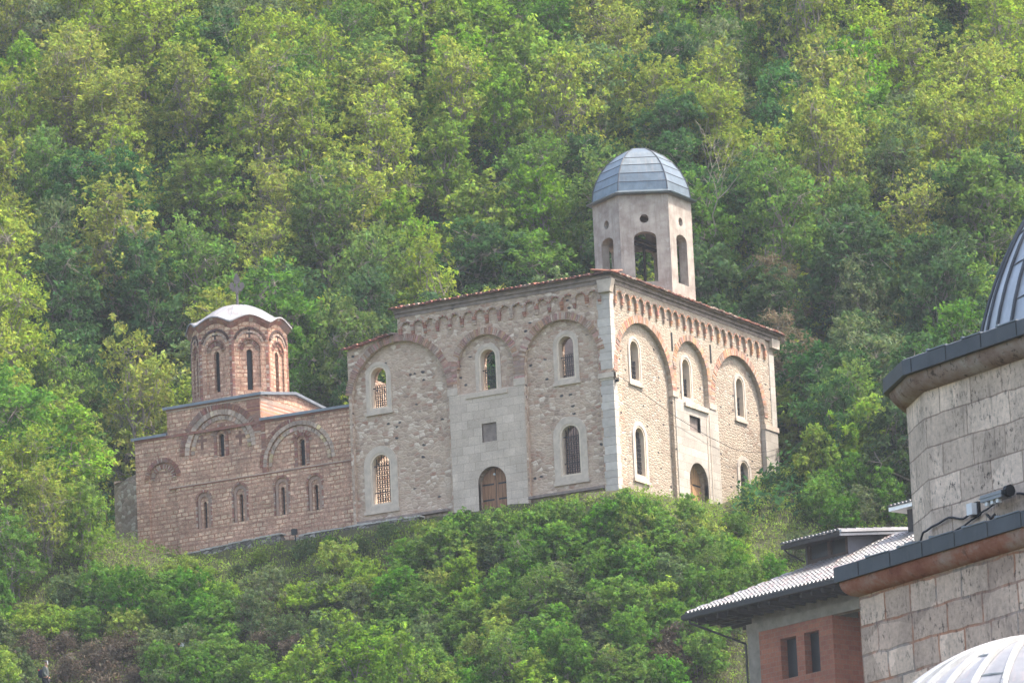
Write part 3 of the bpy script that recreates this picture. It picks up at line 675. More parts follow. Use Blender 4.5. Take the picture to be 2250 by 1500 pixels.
# lead roofs
mb = MB()
def slab(pts, th=.13, m=None): 
    P = [Vector(p) for p in pts]; Q = [p - Vector((0, 0, th)) for p in P]; mb.face(P); mb.face(Q[::-1])
    for i in range(len(P)): j = (i + 1) % len(P); mb.face([Q[i], Q[j], P[j], P[i]])
yf, yb = Y0 - .14, Y0 + 6.75
slab([(-19.34, yf, 6.26), (-14.08, yf, 6.22), (-14.08, Y0 + 3.4, 6.95), (-19.34, Y0 + 3.4, 6.98)]); slab([(-14.08, yb, 6.26), (-19.34, yb, 6.26), (-19.34, Y0 + 3.4, 6.98), (-14.08, Y0 + 3.4, 6.95)])
slab([(-24.75, yf, 7.52), (-19.2, yf, 7.52), (-19.2, Y0 + 3.15, 8.04), (-24.75, Y0 + 3.15, 8.04)]); slab([(-19.2, Y0 + 6.45, 7.68), (-24.75, Y0 + 6.45, 7.68), (-24.75, Y0 + 3.15, 8.04), (-19.2, Y0 + 3.15, 8.04)])
slab([(-26.6, yf, 6.26), (-24.6, yf, 6.26), (-24.6, Y0 + 1.6, 7.2), (-25.3, Y0 + 3.1, 7.25), (-26.6, Y0 + 3.1, 6.5)]); slab([(-26.6, Y0 + 3.1, 6.5), (-25.3, Y0 + 3.1, 7.25), (-24.6, Y0 + 4.6, 7.2), (-24.6, yb, 6.3), (-26.6, yb, 6.3)])
mb.build('lead_roof', M['leadr'], sc_)
# apse of grey stones
mb = MB(); ap = [(-26.45, 1.2), (-28.8, 2.3), (-29.3, 4.3), (-28.2, 6.3), (-26.45, 7.1)]
for i in range(4):
    (x0, y0), (x1, y1) = ap[i + 1], ap[i]; d_ = math.degrees(math.atan2(y1 - y0, x1 - x0)); L = math.hypot(x1 - x0, y1 - y0)
    panel(mb, Fr((x0, y0, 0), d_), [(0, ZB), (L, ZB), (L, 4.75), (L * .5, 4.7), (0, 4.5)], [], 0, -.5)
mb.build('apse', M['apse'], sc_)
mb = MB(); slab([(x, y, 4.62) for x, y in ap] , .1); 
mb.face([(-26.45, 1.25, 4.7), (-28.85, 2.25, 4.6), (-26.45, 4.2, 5.4)][::-1]); mb.build('apse_roof', M['apse'], sc_)
# drum
dx, dy = -22.05, 3.3; ADR = 2.18; S2 = ADR * math.tan(math.pi / 8)
mb = MB(); m2 = MB(); cor = MB()
def crest(s): return 11.34 + .36 * math.cos(s / S2 * math.pi / 2) ** 1.3
for k_ in range(8):
    a = k_ * 45; ar = math.radians(a); F = Fr((dx + math.cos(ar) * ADR, dy + math.sin(ar) * ADR, 0), a + 90)
    top = [(S2 - 2 * S2 * i / 10, crest(S2 - 2 * S2 * i / 10)) for i in range(11)]
    hole = arch(0, 1.02, 8.0, 9.98, 12); win = arch(0, .3, 7.98, 9.87, 8)
    panel(mb, F, [(-S2, 7.0), (S2, 7.0)] + top, [hole], 0, -.09, ou=False)
    panel(mb, F, [(-S2 + .05, 7.0), (S2 - .05, 7.0), (S2 - .05, 11.3), (-S2 + .05, 11.3)], [win], -.092, -.5, ou=False)
    voussoirs(m2, F, 0, .51, 9.98, .1, .015, -.09, 0, 180, .06, 0, BS, .1); voussoirs(m2, F, 0, .3, 9.98, .18, -.04, -.09, 0, 180, .06, 0, BS, .15)
    voussoirs(m2, F, 0, .61, 10.2, .1, .03, -.01, 15, 165, .14, 0, (.55, .40, .30), .9); voussoirs(m2, F, 0, .72, 10.25, .13, .05, -.01, 15, 165, .06, 0, (.12, .07, .06), .0)
    courses(m2, F, -S2, -S2 + .13, 7.4, 10.9, .012, -.05, .07, 0, BS, .15); courses(m2, F, S2 - .13, S2, 7.4, 10.9, .012, -.05, .07, 0, BS, .15)
    for x0, x1, z0, z1 in ((-.05, .05, -.22, .22), (-.17, .17, -.04, .06)):
        panel(m2, F, [(x0, 10.78 + z0), (x1, 10.78 + z0), (x1, 10.78 + z1), (x0, 10.78 + z1)], [], .012 + (.004 if x1 > .1 else 0), -.01, 0, (.05, .03, .03))
    pan = MB(); panel(pan, F, win, [], -.3, -.33); pan.build('drum_window', M['glass'], sc_)
    # flaring wavy cornice
    N_ = 10
    for i in range(N_):
        s0, s1 = -S2 + 2 * S2 * i / N_, -S2 + 2 * S2 * (i + 1) / N_
        for (ta, za), (tb, zb2) in (((0., -.34), (.14, -.18)), ((.14, -.18), (.2, -.02))):
            k0, k1 = (1 + ta / ADR), (1 + tb / ADR)
            cor.face([F.p(s0 * k0, crest(s0) + za, ta), F.p(s1 * k0, crest(s1) + za, ta), F.p(s1 * k1, crest(s1) + zb2, tb), F.p(s0 * k1, crest(s0) + zb2, tb)], 0, brickcol(BS, .2, .1))
mb.build('drum_wall', CB, sc_); m2.build('drum_arches', M['brick'], sc_); cor.build('drum_cornice', M['brick'], sc_)
# dome with scalloped lead edge
mb = MB(); NA = 96; NR = 14
def dome_pt(ia, ir):
    a = 2 * math.pi * ia / NA; aa = ((a + math.pi / 8) % (math.pi / 4)) - math.pi / 8
    Re = (ADR + .25) / math.cos(aa); s = math.tan(aa) * ADR; q = ir / NR
    ze = crest(max(-S2, min(S2, s))); r = Re * (1 - q)
    zd = 12.62 - (12.62 - 11.55) * (1 - q) ** 2.1
    kk = (1 - q) ** 3
    return Vector((dx + r * math.cos(a), dy + r * math.sin(a), zd * (1 - kk) + (ze + .0) * kk))
for ia in range(NA):
    for ir in range(NR):
        a_, b_, c_, d_ = dome_pt(ia, ir), dome_pt(ia + 1, ir), dome_pt(ia + 1, ir + 1), dome_pt(ia, ir + 1)
        if ir == NR - 1: mb.face([a_, b_, c_])
        else: mb.face([a_, b_, c_, d_])
    a_, b_ = dome_pt(ia, 0), dome_pt(ia + 1, 0); u_ = Vector((0, 0, .07)); mb.face([a_ - u_, b_ - u_, b_, a_])
do = mb.build('dome', m_lead('pale_lead_sheet', (.25, .245, .255), .55, .05, (.15, .115, .11), .85), sc_, smooth=True)
mb = MB()
for k_ in range(24):
    for ir in range(0, NR - 1): mb.bar(dome_pt(k_ * 4 + 2, ir), dome_pt(k_ * 4 + 2, ir + 1), .018, 4, caps=False)
mb.build('seam', M['lead'], do)
# openwork stone cross on the dome
cr = MB(); FC = Fr((dx, dy, 0), 29)
cr.bar(FC.p(0, 12.5, 0), FC.p(0, 13.5, 0), .06, 8)
lobes = [(0, 13.95, .2, .25)] + [(sx * .3, 13.62, .15, .2) for sx in (-1, 1)] + [(sx * .22, 13.42, .1, .13) for sx in (-1, 1)] + [(0, 14.18, .11, .16), (0, 13.4, .12, .3)]
for i, (x, z, rx, rz) in enumerate([(a_ * .8, 13.6 + (b_ - 13.6) * .85, c_ * .8, d_ * .85) for a_, b_, c_, d_ in lobes]):
    panel(cr, FC, [(x + rx * math.cos(t), z + rz * math.sin(t)) for t in [j * math.pi / 8 for j in range(16)]], [], .05 + i * .003, -.05 - i * .003)
cr.bar(FC.p(0.02, 12.6, 0), FC.p(.38, 12.9, -.1), .012, 4)
o = cr.build('cross', m_plain('grey_carved_stone', (.15, .135, .135), .9, .3, 9), sc_)

# ------------------------------------------------------------------ small things round the churches
def lowwall(pts, label):
    mb = MB(); m2 = MB()
    for (x0, y0, z0, zb0), (x1, y1, z1, zb1) in zip(pts, pts[1:]):
        d = Vector((x1 - x0, y1 - y0, 0)); L = d.length; d.normalize(); nn = Vector((d.y, -d.x, 0)) * .4
        mb.face([(x0, y0, zb0), (x1, y1, zb1), (x1, y1, z1), (x0, y0, z0)]); A, B_ = Vector((x0, y0, z0)) - nn, Vector((x1, y1, z1)) - nn
        mb.face([(x0, y0, z0), (x1, y1, z1), B_, A]); mb.face([B_, A, A - Vector((0, 0, 1)), B_ - Vector((0, 0, 1))][::-1])
        s = 0
        while s < L - .1:
            w_ = rng.uniform(.18, .4); z_ = z0 + (z1 - z0) * s / L; c_ = Vector((x0, y0, z_)) + d * s + nn * .1
            m2.box(c_, d * (w_ - .03), -nn * 1.1, (0, 0, rng.uniform(.04, .09))); s += w_
    xs = pts[0]; t = thing('terrace_wall', label, 'wall', xs[:3]); mb.build('wall', M['rubw'], t); m2.build('coping', M['coping'], t)
lowwall([(-24.6, -.45, -.25, -2), (-23.3, -.5, .0, -2), (-20.2, -.5, .22, -2), (-17.9, -.5, .30, -2), (-17.7, -.5, -.1, -2)], 'low mossy dry stone terrace wall below the small brick church')
lowwall([(-17.0, -.6, -.05, -2), (-16.6, -.6, .08, -2), (-14.2, -.6, .1, -2), (-12.0, -.6, .12, -2), (-10.2, -.6, .1, -2)], 'shorter low stone terrace wall at the joint of the two churches')
t = thing('floodlight', 'small dark floodlight on a short post before the small brick church', 'floodlight', (-16.9, -.7, -.4))
mb = MB(); mb.bar((-16.9, -.7, -.6), (-16.9, -.7, .15), .03, 6); mb.build('post', M['iron'], t)
mb = MB(); mb.box((-17.03, -.85, .12), (.26, 0, 0), (0, .16, 0), (0, 0, .26)); mb.build('lamp_head', M['iron'], t)
mb = MB(); mb.box((-17.0, -.83, .1), (.12, 0, 0), (0, .1, 0), (0, 0, .3)); mb.build('bracket', M['iron'], t)
# annexe with clay tiles behind the joint
t = thing('annex_wall', 'low rear annexe wall topped with red clay tiles behind the joint of the churches', 'wall', (-14.3, 9, 0))
FX = Fr((0, 8.6, 0), 0); mb = MB(); panel(mb, FX, [(-18.3, ZB), (-14.3, ZB), (-14.3, 7.95), (-18.3, 7.95)], [], 0, -.6); mb.build('wall', M['cornice'], t)
mb = MB(); tiles(mb, FX, -18.4, -14.2, 8.02, .2, .9, .2, .3); mb.build('tile_coping', M['tile'], t)
# cable
t = MB(); pts = [(.1, 5.48), (2.5, 5.0), (5.69, 4.39), (9.06, 3.95), (11.65, 3.76), (13.5, 3.9), (15.25, 4.22), (16.5, 4.6)]
for a, b in zip(pts, pts[1:]): t.bar(FB.p(a[0], a[1], .18), FB.p(b[0], b[1], .18), .012, 4)
o = t.build('cable', M['iron'], None, loc=(0, 8, 4)); tag(o, 'thin black cable sagging across the sunlit church facade', 'cable')
t = MB(); t.bar(FB.p(.15, 5.2, .02), FB.p(.15, 5.2, .2), .07, 8); t.bar(FB.p(.15, 5.2, .2), FB.p(.15, 5.48, .18), .02, 5)
o = t.build('insulator', M['iron'], None, loc=(0, .2, 5.2)); tag(o, 'small dark cable insulator on the church corner below the stone cap', 'insulator')

# ------------------------------------------------------------------ domed limestone building in the foreground
P0 = Vector((92.69135858, -168.29094285, 0)); YM = -28
ms = thing('domed_stone_building', 'pitted grey limestone domed building with dark lead edges filling the right foreground', 'building', (96, -168, -57.2))
FL = Fr(P0, YM)
def wallF(off, yaw=YM, s=0): p = FL.p(s, 0, off); return Fr(p, yaw)
def prism(mb, F, s0, s1, prof, mi=0, cap0=True, cap1=True, m0=0.0, m1=0.0, c0=None):
    # sweep a closed (t,z) profile along s; m0/m1: mitre slope at each end (ds per unit t)
    A = [F.p(s0 - m0 * t, z, t) for t, z in prof]; B = [F.p(s1 + m1 * t, z, t) for t, z in prof]
    for i in range(len(prof)):
        j = (i + 1) % len(prof); mb.face([A[i], B[i], B[j], A[j]], mi)
    if cap0: mb.face(A, mi)
    if cap1: mb.face(B[::-1], mi)
def rollprof(r0, z0, z1, n=7): # bullnose bulging outwards from wall (t=0) to t=r0 between z0 and z1
    return [(-.3, z0)] + [(0 + r0 * math.sin(math.pi / 2 * i / n), z0 + (z1 - z0) * (1 - math.cos(math.pi / 2 * i / n))) for i in range(n + 1)] + [(-.3, z1)]
mb = MB(); LW = wallF(-.25)
panel(mb, LW, [(0, -57.2), (16, -57.2), (16, -39.3), (0, -39.3)], [], 0, -.6)
SW_ = Fr(LW.p(0, 0, 0), YM + 90); SWl = Fr(SW_.p(-14, 0, 0), YM + 90)
panel(mb, Fr(LW.p(0, 0, 0) - SW_.d * -14, YM + 90 + 180), [(0, -57.2), (13.39, -57.2), (13.39, -39.3), (0, -39.3)], [], 0, -.6)
mb.build('lower_wall', M['mosq'], ms)
mb = MB(); prism(mb, LW, 0, 16, rollprof(.2, -39.44, -39.2), m0=1.0)
SD = Fr(LW.p(0, 0, 0) + SW_.d * 14, YM - 90)
prism(mb, SD, 0, 14, rollprof(.2, -39.44, -39.2), m1=1.0)
mb.build('lower_cornice', M['rollr'], ms, smooth=False)
mb = MB(); fp = [(-.3, -39.21), (.25, -39.21), (.25, -38.99), (.22, -38.975), (-1.4, -38.9), (-1.4, -39.0)]
prism(mb, LW, 0, 16, fp, m0=1.0); prism(mb, SD, 0, 14, fp, m1=1.0)
fa = mb.build('lower_lead_edge', M['leadd'], ms)
mb = MB()
for i in range(22):
    s = .35 + i * .78
    s2 = s + .2
    mb.box(LW.p(s2, -38.985, .262), LW.d * .06, LW.n * -.5, (0, 0, .035)); mb.box(LW.p(s2 + .06, -38.985, .262), LW.d * .5, LW.n * -.2, (0, 0, .014))
mb.build('seam', M['leadr'], fa)
mb = MB()
for i in range(22): mb.box(LW.p(.35 + i * .78, -39.205, .25), LW.d * .014, LW.n * .006, (0, 0, .2))
mb.build('joint', M['gutter'], fa)
# upper tier
K2 = FL.p(.46, 0, -1.3); UW = Fr(K2, YM); YL = -51; ULd = Fr(K2, YL); LLn = 1.12; UL = Fr(ULd.p(-LLn, 0, 0), YL)
YB = YL - 26; UB = Fr(UL.p(0, 0, 0) - Fr((0, 0, 0), YB).d * 4, YB)
mb = MB(); panel(mb, UW, [(0, -39), (9, -39), (9, -36.3), (0, -36.3)], [], 0, -.6); panel(mb, UL, [(0, -39), (LLn, -39), (LLn, -36.3), (0, -36.3)], [], 0, -.5); panel(mb, UB, [(0, -39), (4, -39), (4, -36.3), (0, -36.3)], [], 0, -.5)
mb.build('upper_wall', M['mosq2'], ms)
tA, tB = math.tan(math.radians((YM - YL) / 2)), math.tan(math.radians((YL - YB) / 2))
mb = MB(); rp = rollprof(.24, -36.41, -36.16, 8)
prism(mb, UW, 0, 9, rp, m0=tA); prism(mb, UL, 0, LLn, rp, m0=tB, m1=tA); prism(mb, UB, 0, 4, rp, m1=tB); mb.build('upper_cornice', M['roll'], ms)
mb = MB(); fp = [(-.3, -36.17), (.32, -36.17), (.32, -35.95), (.29, -35.93), (-1.6, -35.8), (-1.6, -36.0)]
prism(mb, UW, 0, 9, fp, m0=tA); prism(mb, UL, 0, LLn, fp, m0=tB, m1=tA); prism(mb, UB, 0, 4, fp, m1=tB); fa = mb.build('upper_lead_edge', M['leadd'], ms)
mb = MB()
for i in range(8):
    s = .55 + i * .85; mb.box(UW.p(s, -35.94, .33), UW.d * .05, UW.n * -.5, (0, 0, .035)); mb.box(UW.p(s + .05, -35.94, .33), UW.d * .42, UW.n * -.25, (0, 0, .018)); pass
mb.build('seam', M['leadr'], fa)
mb = MB()
for i in range(10): mb.box(UW.p(.15 + i * .85, -36.16, .32), UW.d * .014, UW.n * .006, (0, 0, .2))
mb.build('joint', M['gutter'], fa)
def ribdome(cx, cy, zc, R, n, h0, label_parent, nm, mat, seam, rs, a0=0, hstep=8):
    mb = MB(); NA = n * 3; NR = 26; t0 = math.asin(h0 / R)
    P = lambda a, t, k=0: Vector((cx + (R + k) * math.cos(t) * math.cos(a), cy + (R + k) * math.cos(t) * math.sin(a), zc + (R + k) * math.sin(t)))
    for i in range(NA):
        a, b = 2 * math.pi * i / NA, 2 * math.pi * (i + 1) / NA
        for j in range(NR):
            t, u = t0 + (math.pi / 2 - t0) * j / NR, t0 + (math.pi / 2 - t0) * (j + 1) / NR
            if j == NR - 1: mb.face([P(a, t), P(b, t), P(b, u)])
            else: mb.face([P(a, t), P(b, t), P(b, u), P(a, u)])
    d = mb.build(nm, mat, label_parent, smooth=True)
    mb = MB()
    for i in range(n):
        a = 2 * math.pi * (i + .3) / n
        for j in range(NR - 1):
            t, u = t0 + (math.pi / 2 - t0) * j / NR, t0 + (math.pi / 2 - t0) * (j + 1) / NR
            mb.bar(P(a, t, rs * .3), P(a, u, rs * .3), rs, 6, caps=False)
        for j in range(3 + (i * 5) % 7, NR - 3, hstep):
            t = t0 + (math.pi / 2 - t0) * j / NR
            a2 = 2 * math.pi * (i + 1.3) / n
            mb.bar(P(a, t, 0), P((a + a2) / 2, t, 0.012), rs * .3, 4, caps=False); mb.bar(P((a + a2) / 2, t, 0.012), P(a2, t, 0), rs * .3, 4, caps=False)
    mb.build('seam', seam, d, smooth=False); return d
rv = Vector(MR[0]); 
c1 = Vector((91.78, -160.98, 0)) + Vector((CU, SU, 0)) * 5.82
ribdome(c1.x, c1.y, -34.15 - 1.53, 6.0, 60, .2, ms, 'main_dome', M['lead'], M['leadd'], .035)
c2 = Vector((97.683, -172.585, 0)); mbz = -41.27 - 3.0
sd_ = thing('small_lead_dome', 'small pale ribbed lead dome catching the sun before the limestone wall', 'dome', (c2.x, c2.y, -57.2))
ribdome(c2.x, c2.y, mbz, 3.0, 30, -.8, sd_, 'dome_shell', m_lead('bright_lead_sheet', (.25, .26, .29), .42, .2, (.36, .28, .29), .5), m_lead('bright_lead_seam', (.40, .41, .42), .4, .2, (.46, .44, .38), .3), .05)
mb = MB(); mb.bar((c2.x, c2.y, -57.2), (c2.x, c2.y, mbz - .75), 3.05, 24); mb.build('dome_base', M['mosq'], sd_)
# lamps and wiring on the upper wall
def utag(mb, nm, mat, lab, cat, F, s, z): o = mb.build(nm, mat, None, loc=tuple(F.p(s, z, .1))); return tag(o, lab, cat)
t = thing('wall_floodlight', 'silver wall floodlight with small lugs above the lead edge', 'floodlight', tuple(UW.p(2.0, -38.3, 0)))
UWs = wallF(-1.3)
mb = MB(); mb.box(UWs.p(2.02, -38.38, .28), UWs.d * .5, UWs.n * -.2, (0, 0, .1)); mb.box(UWs.p(2.0, -38.33, .29), UWs.d * .54, UWs.n * -.22, (0, 0, .02)); mb.build('housing', m_plain('brushed_metal', (.24, .25, .27), .4, .1, 5, .5), t)
mb = MB(); [mb.box(UWs.p(2.1 + .13 * i, -38.44, .26), UWs.d * .06, UWs.n * -.06, (0, 0, .06)) for i in range(3)]; mb.build('lug', M['white'], t)
mb = MB(); mb.bar(UWs.p(2.54, -38.3, .18), UWs.p(2.62, -38.3, .18), .09, 8); mb.build('bracket', M['iron'], t)
t = thing('junction_box', 'small white junction box on the pitted limestone wall', 'junction box', tuple(UWs.p(1.55, -38.4, 0)))
mb = MB(); mb.box(UWs.p(1.5, -38.46, .14), UWs.d * .13, UWs.n * -.13, (0, 0, .17)); mb.build('box', M['white'], t)
mb = MB(); mb.box(UWs.p(1.47, -38.47, .05), UWs.d * .19, UWs.n * -.05, (0, 0, .2)); mb.build('back_plate', M['gutter'], t)
t = thing('corner_lamp', 'little metal lamp at the lower left corner of the upper limestone wall', 'lamp', tuple(UWs.p(.05, -38.6, 0)))
mb = MB(); mb.box(UWs.p(.02, -38.72, .2), UWs.d * .2, UWs.n * -.14, (0, 0, .12)); mb.build('lamp_head', m_plain('dull_metal', (.25, .26, .28), .5, .1, 5, .3), t)
mb = MB(); [mb.box(UWs.p(.05 + .08 * i, -38.75, .215), UWs.d * .03, UWs.n * -.03, (0, 0, .06)) for i in range(3)]; mb.build('lug', M['white'], t)
mb = MB()
def cab(mb, F, P, r=.018, t=.05):
    Q = []
    for i in range(len(P) - 1):
        for j in range(4):
            u = j / 4; a, b = P[i], P[i + 1]; s_ = u * u * (3 - 2 * u); Q.append((a[0] + (b[0] - a[0]) * u, a[1] + (b[1] - a[1]) * s_))
    Q.append(P[-1])
    for a, b in zip(Q, Q[1:]): mb.bar(F.p(a[0], a[1], t), F.p(b[0], b[1], t), r, 5, caps=False)
cab(mb, UWs, [(.2, -38.62), (.32, -38.48), (.6, -38.43), (.95, -38.38), (1.3, -38.46), (1.5, -38.42)])
cab(mb, UWs, [(.85, -38.66), (1.2, -38.58), (1.6, -38.5), (1.8, -38.44), (2.1, -38.38)], .016)
cab(mb, UWs, [(1.85, -38.5), (1.95, -38.58), (2.05, -38.54)], .02); cab(mb, UWs, [(2.6, -38.34), (2.9, -38.4), (3.4, -38.42), (4.5, -38.4)], .02)
utag(mb, 'cable', M['gutter'], 'dark cables looping along the foot of the upper limestone wall', 'cable', UWs, 1, -38.5)

# ------------------------------------------------------------------ unfinished brick house
Q0 = Vector((16.2221486, -25.42127709, 0)); YH = -20
hs = thing('brick_house', 'unfinished hollow brick house with dark eaves and grey tiled roof', 'house', (22, -20, -30))
EV = Fr(Q0, YH); HW = Fr(EV.p(0, 0, -1.2), YH); ze = -11.12
hw = [(4.27, 5.2, -14.38, -12.74), (5.66, 6.53, -14.38, -12.72)]
mb = MB(); panel(mb, HW, [(3.04, -34), (7.34, -34), (7.34, -12.25), (3.04, -12.25)], [[(a, c), (b, c), (b, d), (a, d)] for a, b, c, d in hw], 0, -.38)
panel(mb, Fr(HW.p(7.34, 0, -.0), YH + 90), [(.39, -34), (1.6, -34), (1.6, -12.25), (.39, -12.25)], [], -.002, -.3)
panel(mb, Fr(HW.p(7.3, 0, -1.5), YH), [(0, -34), (8, -34), (8, -12.0), (0, -12.0)], [], 0, -.3)
panel(mb, Fr(HW.p(2.45, 0, -9), YH - 90), [(0, -34), (8.9, -34), (8.9, -12.25), (0, -12.25)], [], 0, -.3)
mb.build('wall', M['hbrick'], hs)
mb = MB(); panel(mb, HW, [(2.36, -34), (3.04, -34), (3.04, -12.25), (2.36, -12.25)], [], .01, -.5)
panel(mb, HW, [(2.34, -12.25), (14, -12.25), (14, -11.85), (2.34, -11.85)], [], .03, -.4); panel(mb, HW, [(2.34, -11.85), (14, -11.85), (14, -10.8), (2.34, -10.8)], [], -.3, -.6)
mb.build('concrete_frame', M['conc'], hs)
for a, b, c, d in hw:
    mb = MB(); panel(mb, HW, [(a, c), (b, c), (b, d), (a, d)], [], -.372, -.4)
    mb.build('window', M['glass'], hs)
# roof slab, fascia, rafters
mb = MB(); LN, DP, RS = 14.0, 6.0, .45
def rp_(s, o, dz=0): return EV.p(s, ze + RS * o + dz, -o)
mb.face([rp_(0, 0, -.02), rp_(LN, 0, -.02), rp_(LN - DP, DP, -.02), rp_(DP, DP, -.02)]); mb.face([rp_(0, 2 * DP, -DP * RS * 2 - .02), rp_(0, 0, -.02), rp_(DP, DP, -.02)])
mb.face([rp_(0, 0, -.2), rp_(LN, 0, -.2), EV.p(LN, ze - .2, -DP * 2), EV.p(0, ze - .2, -DP * 2)][::-1])
mb.face([rp_(LN, 0, -.02), EV.p(LN, ze, -DP * 2), rp_(LN - DP, DP, -.02)]); mb.face([EV.p(LN, ze, -DP * 2), EV.p(0, ze, -DP * 2), rp_(DP, DP, -.02), rp_(LN - DP, DP, -.02)])
rf = mb.build('roof', M['darkw'], hs)
mb = MB()
prism(mb, EV, -.12, LN, [(-.02, ze - .26), (.12, ze - .22), (.12, ze - .06), (-.02, ze - .02)]); SE = Fr(EV.p(0, 0, -12), YH - 90)
prism(mb, SE, 0, 12.12, [(-.02, ze - .26), (.12, ze - .22), (.12, ze - .06), (-.02, ze - .02)])
mb.build('gutter', M['gutter'], hs)
mb = MB()
for i in range(22):
    s = .5 + i * .62; mb.box(EV.p(s, ze - .42, -.1), EV.d * .1, EV.n * -1.6, (0, 0, .2))
for i in range(12):
    s = .6 + i * .62; mb.box(EV.p(.1, ze - .42, -s), EV.d * 2.3, EV.n * -.1, (0, 0, .2))
mb.build('rafters', M['darkw'], hs)
mb = MB(); mb.bar(EV.p(.25, ze - .2, .05), EV.p(.3, ze - .42, -.0), .05, 6); mb.bar(EV.p(.3, ze - .42, 0), HW.p(2.3, -12.62, .05), .05, 6); mb.bar(HW.p(2.3, -12.62, .05), HW.p(2.3, -30, .05), .05, 6); mb.build('downpipe', M['gutter'], hs)
mb = MB()
def tile_slope(mb, F, e0, z, rise, run, n, rows, hipA, hipB, L):
    p = L / n; dl = run / rows
    for rw in range(rows):
        o0, o1 = rw * dl - .03, (rw + 1) * dl + .02
        for i in range(n):
            c = (i + .5) * p
            if hipA and c < o0: continue
            if hipB and c > L - o0: continue
            col = .16 * rng.uniform(.8, 1.15); col = (col, col * .97, col * .98) if rng.random() > .12 else (col * .9, col * .6, col * .58)
            Q = [(-.5, 0), (-.3, .055), (0, .085), (.3, .055), (.5, 0)]; l = rng.uniform(-.006, .008)
            for a, b in zip(Q, Q[1:]):
                mb.face([F.p(c + a[0] * p, z + rise * o0 + a[1] + .03 + l, -o0), F.p(c + b[0] * p, z + rise * o0 + b[1] + .03 + l, -o0), F.p(c + b[0] * p, z + rise * o1 + b[1] - .0 + l, -o1), F.p(c + a[0] * p, z + rise * o1 + a[1] - .0 + l, -o1)], 0, col)
            mb.face([F.p(c + a * p, z + rise * o0 + (b + .03 + l if k else -.0), -o0) for k, (a, b) in [(0, (-.5, 0)), (0, (.5, 0))] + [(1, q) for q in Q[::-1]]], 0, tuple(x * .35 for x in col))
tile_slope(mb, EV, 0, ze, RS, DP, 62, 17, True, True, LN)
mb.build('roof_tiles', M['gtile'], rf)
dr_ = MB(); DFm = Fr(EV.p(0, 0, -4.0), YH)
panel(dr_, DFm, [(3.1, -9.6), (5.6, -9.6), (5.6, -8.4), (3.1, -8.4)], [[(3.35, -9.1), (4.4, -9.1), (4.4, -8.5), (3.35, -8.5)], [(4.6, -9.1), (5.45, -9.1), (5.45, -8.5), (4.6, -8.5)]], 0, -.15)
do_ = dr_.build('dormer', m_plain('brown_boards', (.075, .05, .042), .8, .3, 4), hs)
m2 = MB(); panel(m2, DFm, [(3.35, -9.1), (4.4, -9.1), (4.4, -8.5), (3.35, -8.5)], [], -.1, -.12); panel(m2, DFm, [(4.6, -9.1), (5.45, -9.1), (5.45, -8.5), (4.6, -8.5)], [], -.1, -.12); m2.build('dormer_panes', M['glass'], do_)
m2 = MB(); DS = Fr(DFm.p(5.6, 0, 0), YH + 90); panel(m2, DS, [(.002, -9.6), (5.5, -9.6), (5.5, -8.2), (.002, -8.2)], [], .002, -.15); DS2 = Fr(DFm.p(3.1, 0, -5), YH - 90); panel(m2, DS2, [(0, -9.6), (5, -9.6), (5, -8.4), (0, -8.4)], [], 0, -.1); m2.build('dormer_cheek', M['render'], do_)
m2 = MB(); DE = Fr(EV.p(0, 0, -3.2), YH)
m2.face([DE.p(2.5, -8.42, 0), DE.p(6.0, -8.42, 0), DE.p(6.0, -7.75, -6), DE.p(2.5, -7.75, -6)]); m2.face([DE.p(2.5, -8.6, 0), DE.p(6.0, -8.6, 0), DE.p(6.0, -7.95, -6), DE.p(2.5, -7.95, -6)][::-1])
m2.face([DE.p(2.5, -8.6, 0), DE.p(6.0, -8.6, 0), DE.p(6.0, -8.42, 0), DE.p(2.5, -8.42, 0)]); m2.face([DE.p(2.5, -8.6, 0), DE.p(2.5, -8.42, 0), DE.p(2.5, -7.75, -6), DE.p(2.5, -7.95, -6)])
m2.build('dormer_roof', M['darkw'], do_)
m2 = MB(); tile_slope(m2, Fr(DE.p(2.5, 0, 0), YH), 0, -8.4, .11, 6, 16, 12, False, False, 3.5); m2.build('dormer_tiles', M['gtile'], do_)
m2 = MB(); DX = Fr(DE.p(6.0, 0, 0), YH + 90)
m2.box(DE.p(6.0, -8.62, .02), DE.d * .06, Vector(DE.p(6.0, -8.62, -6)) - Vector(DE.p(6.0, -8.62, 0)) + Vector((0, 0, .67)), (0, 0, .1)); m2.box(DE.p(6.0, -8.48, .02), DE.d * .12, Vector(DE.p(6.0, -8.62, -6)) - Vector(DE.p(6.0, -8.62, 0)) + Vector((0, 0, .67)), (0, 0, .12))
m2.build('verge_flashing', m_plain('pale_metal_flashing', (.45, .44, .46), .45, .12, 5, .2), do_)
m2 = MB(); m2.bar(DE.p(2.6, -8.6, -.1), DE.p(2.7, -8.8, -.3), .04, 6); m2.bar(DE.p(2.7, -8.8, -.3), DFm.p(3.1, -9.15, .05), .04, 6); m2.build('dormer_downpipe', M['gutter'], do_)
m2 = MB(); CH = Fr(EV.p(0, 0, -5.5), YH); m2.box(CH.p(7.6, -9.2, 0), CH.d * .9, CH.n * -.8, (0, 0, 1.7)); ck = m2.build('chimney', M['darkw'], hs)
m2 = MB(); m2.box(CH.p(6.95, -7.62, .4), CH.d * 2.0, CH.n * -1.6, (0, 0, .16)); tile_slope(m2, Fr(CH.p(6.95, 0, .42), YH), 0, -7.45, .15, 1.5, 9, 3, False, False, 2.0); m2.build('chimney_cap', M['gtile'], ck)

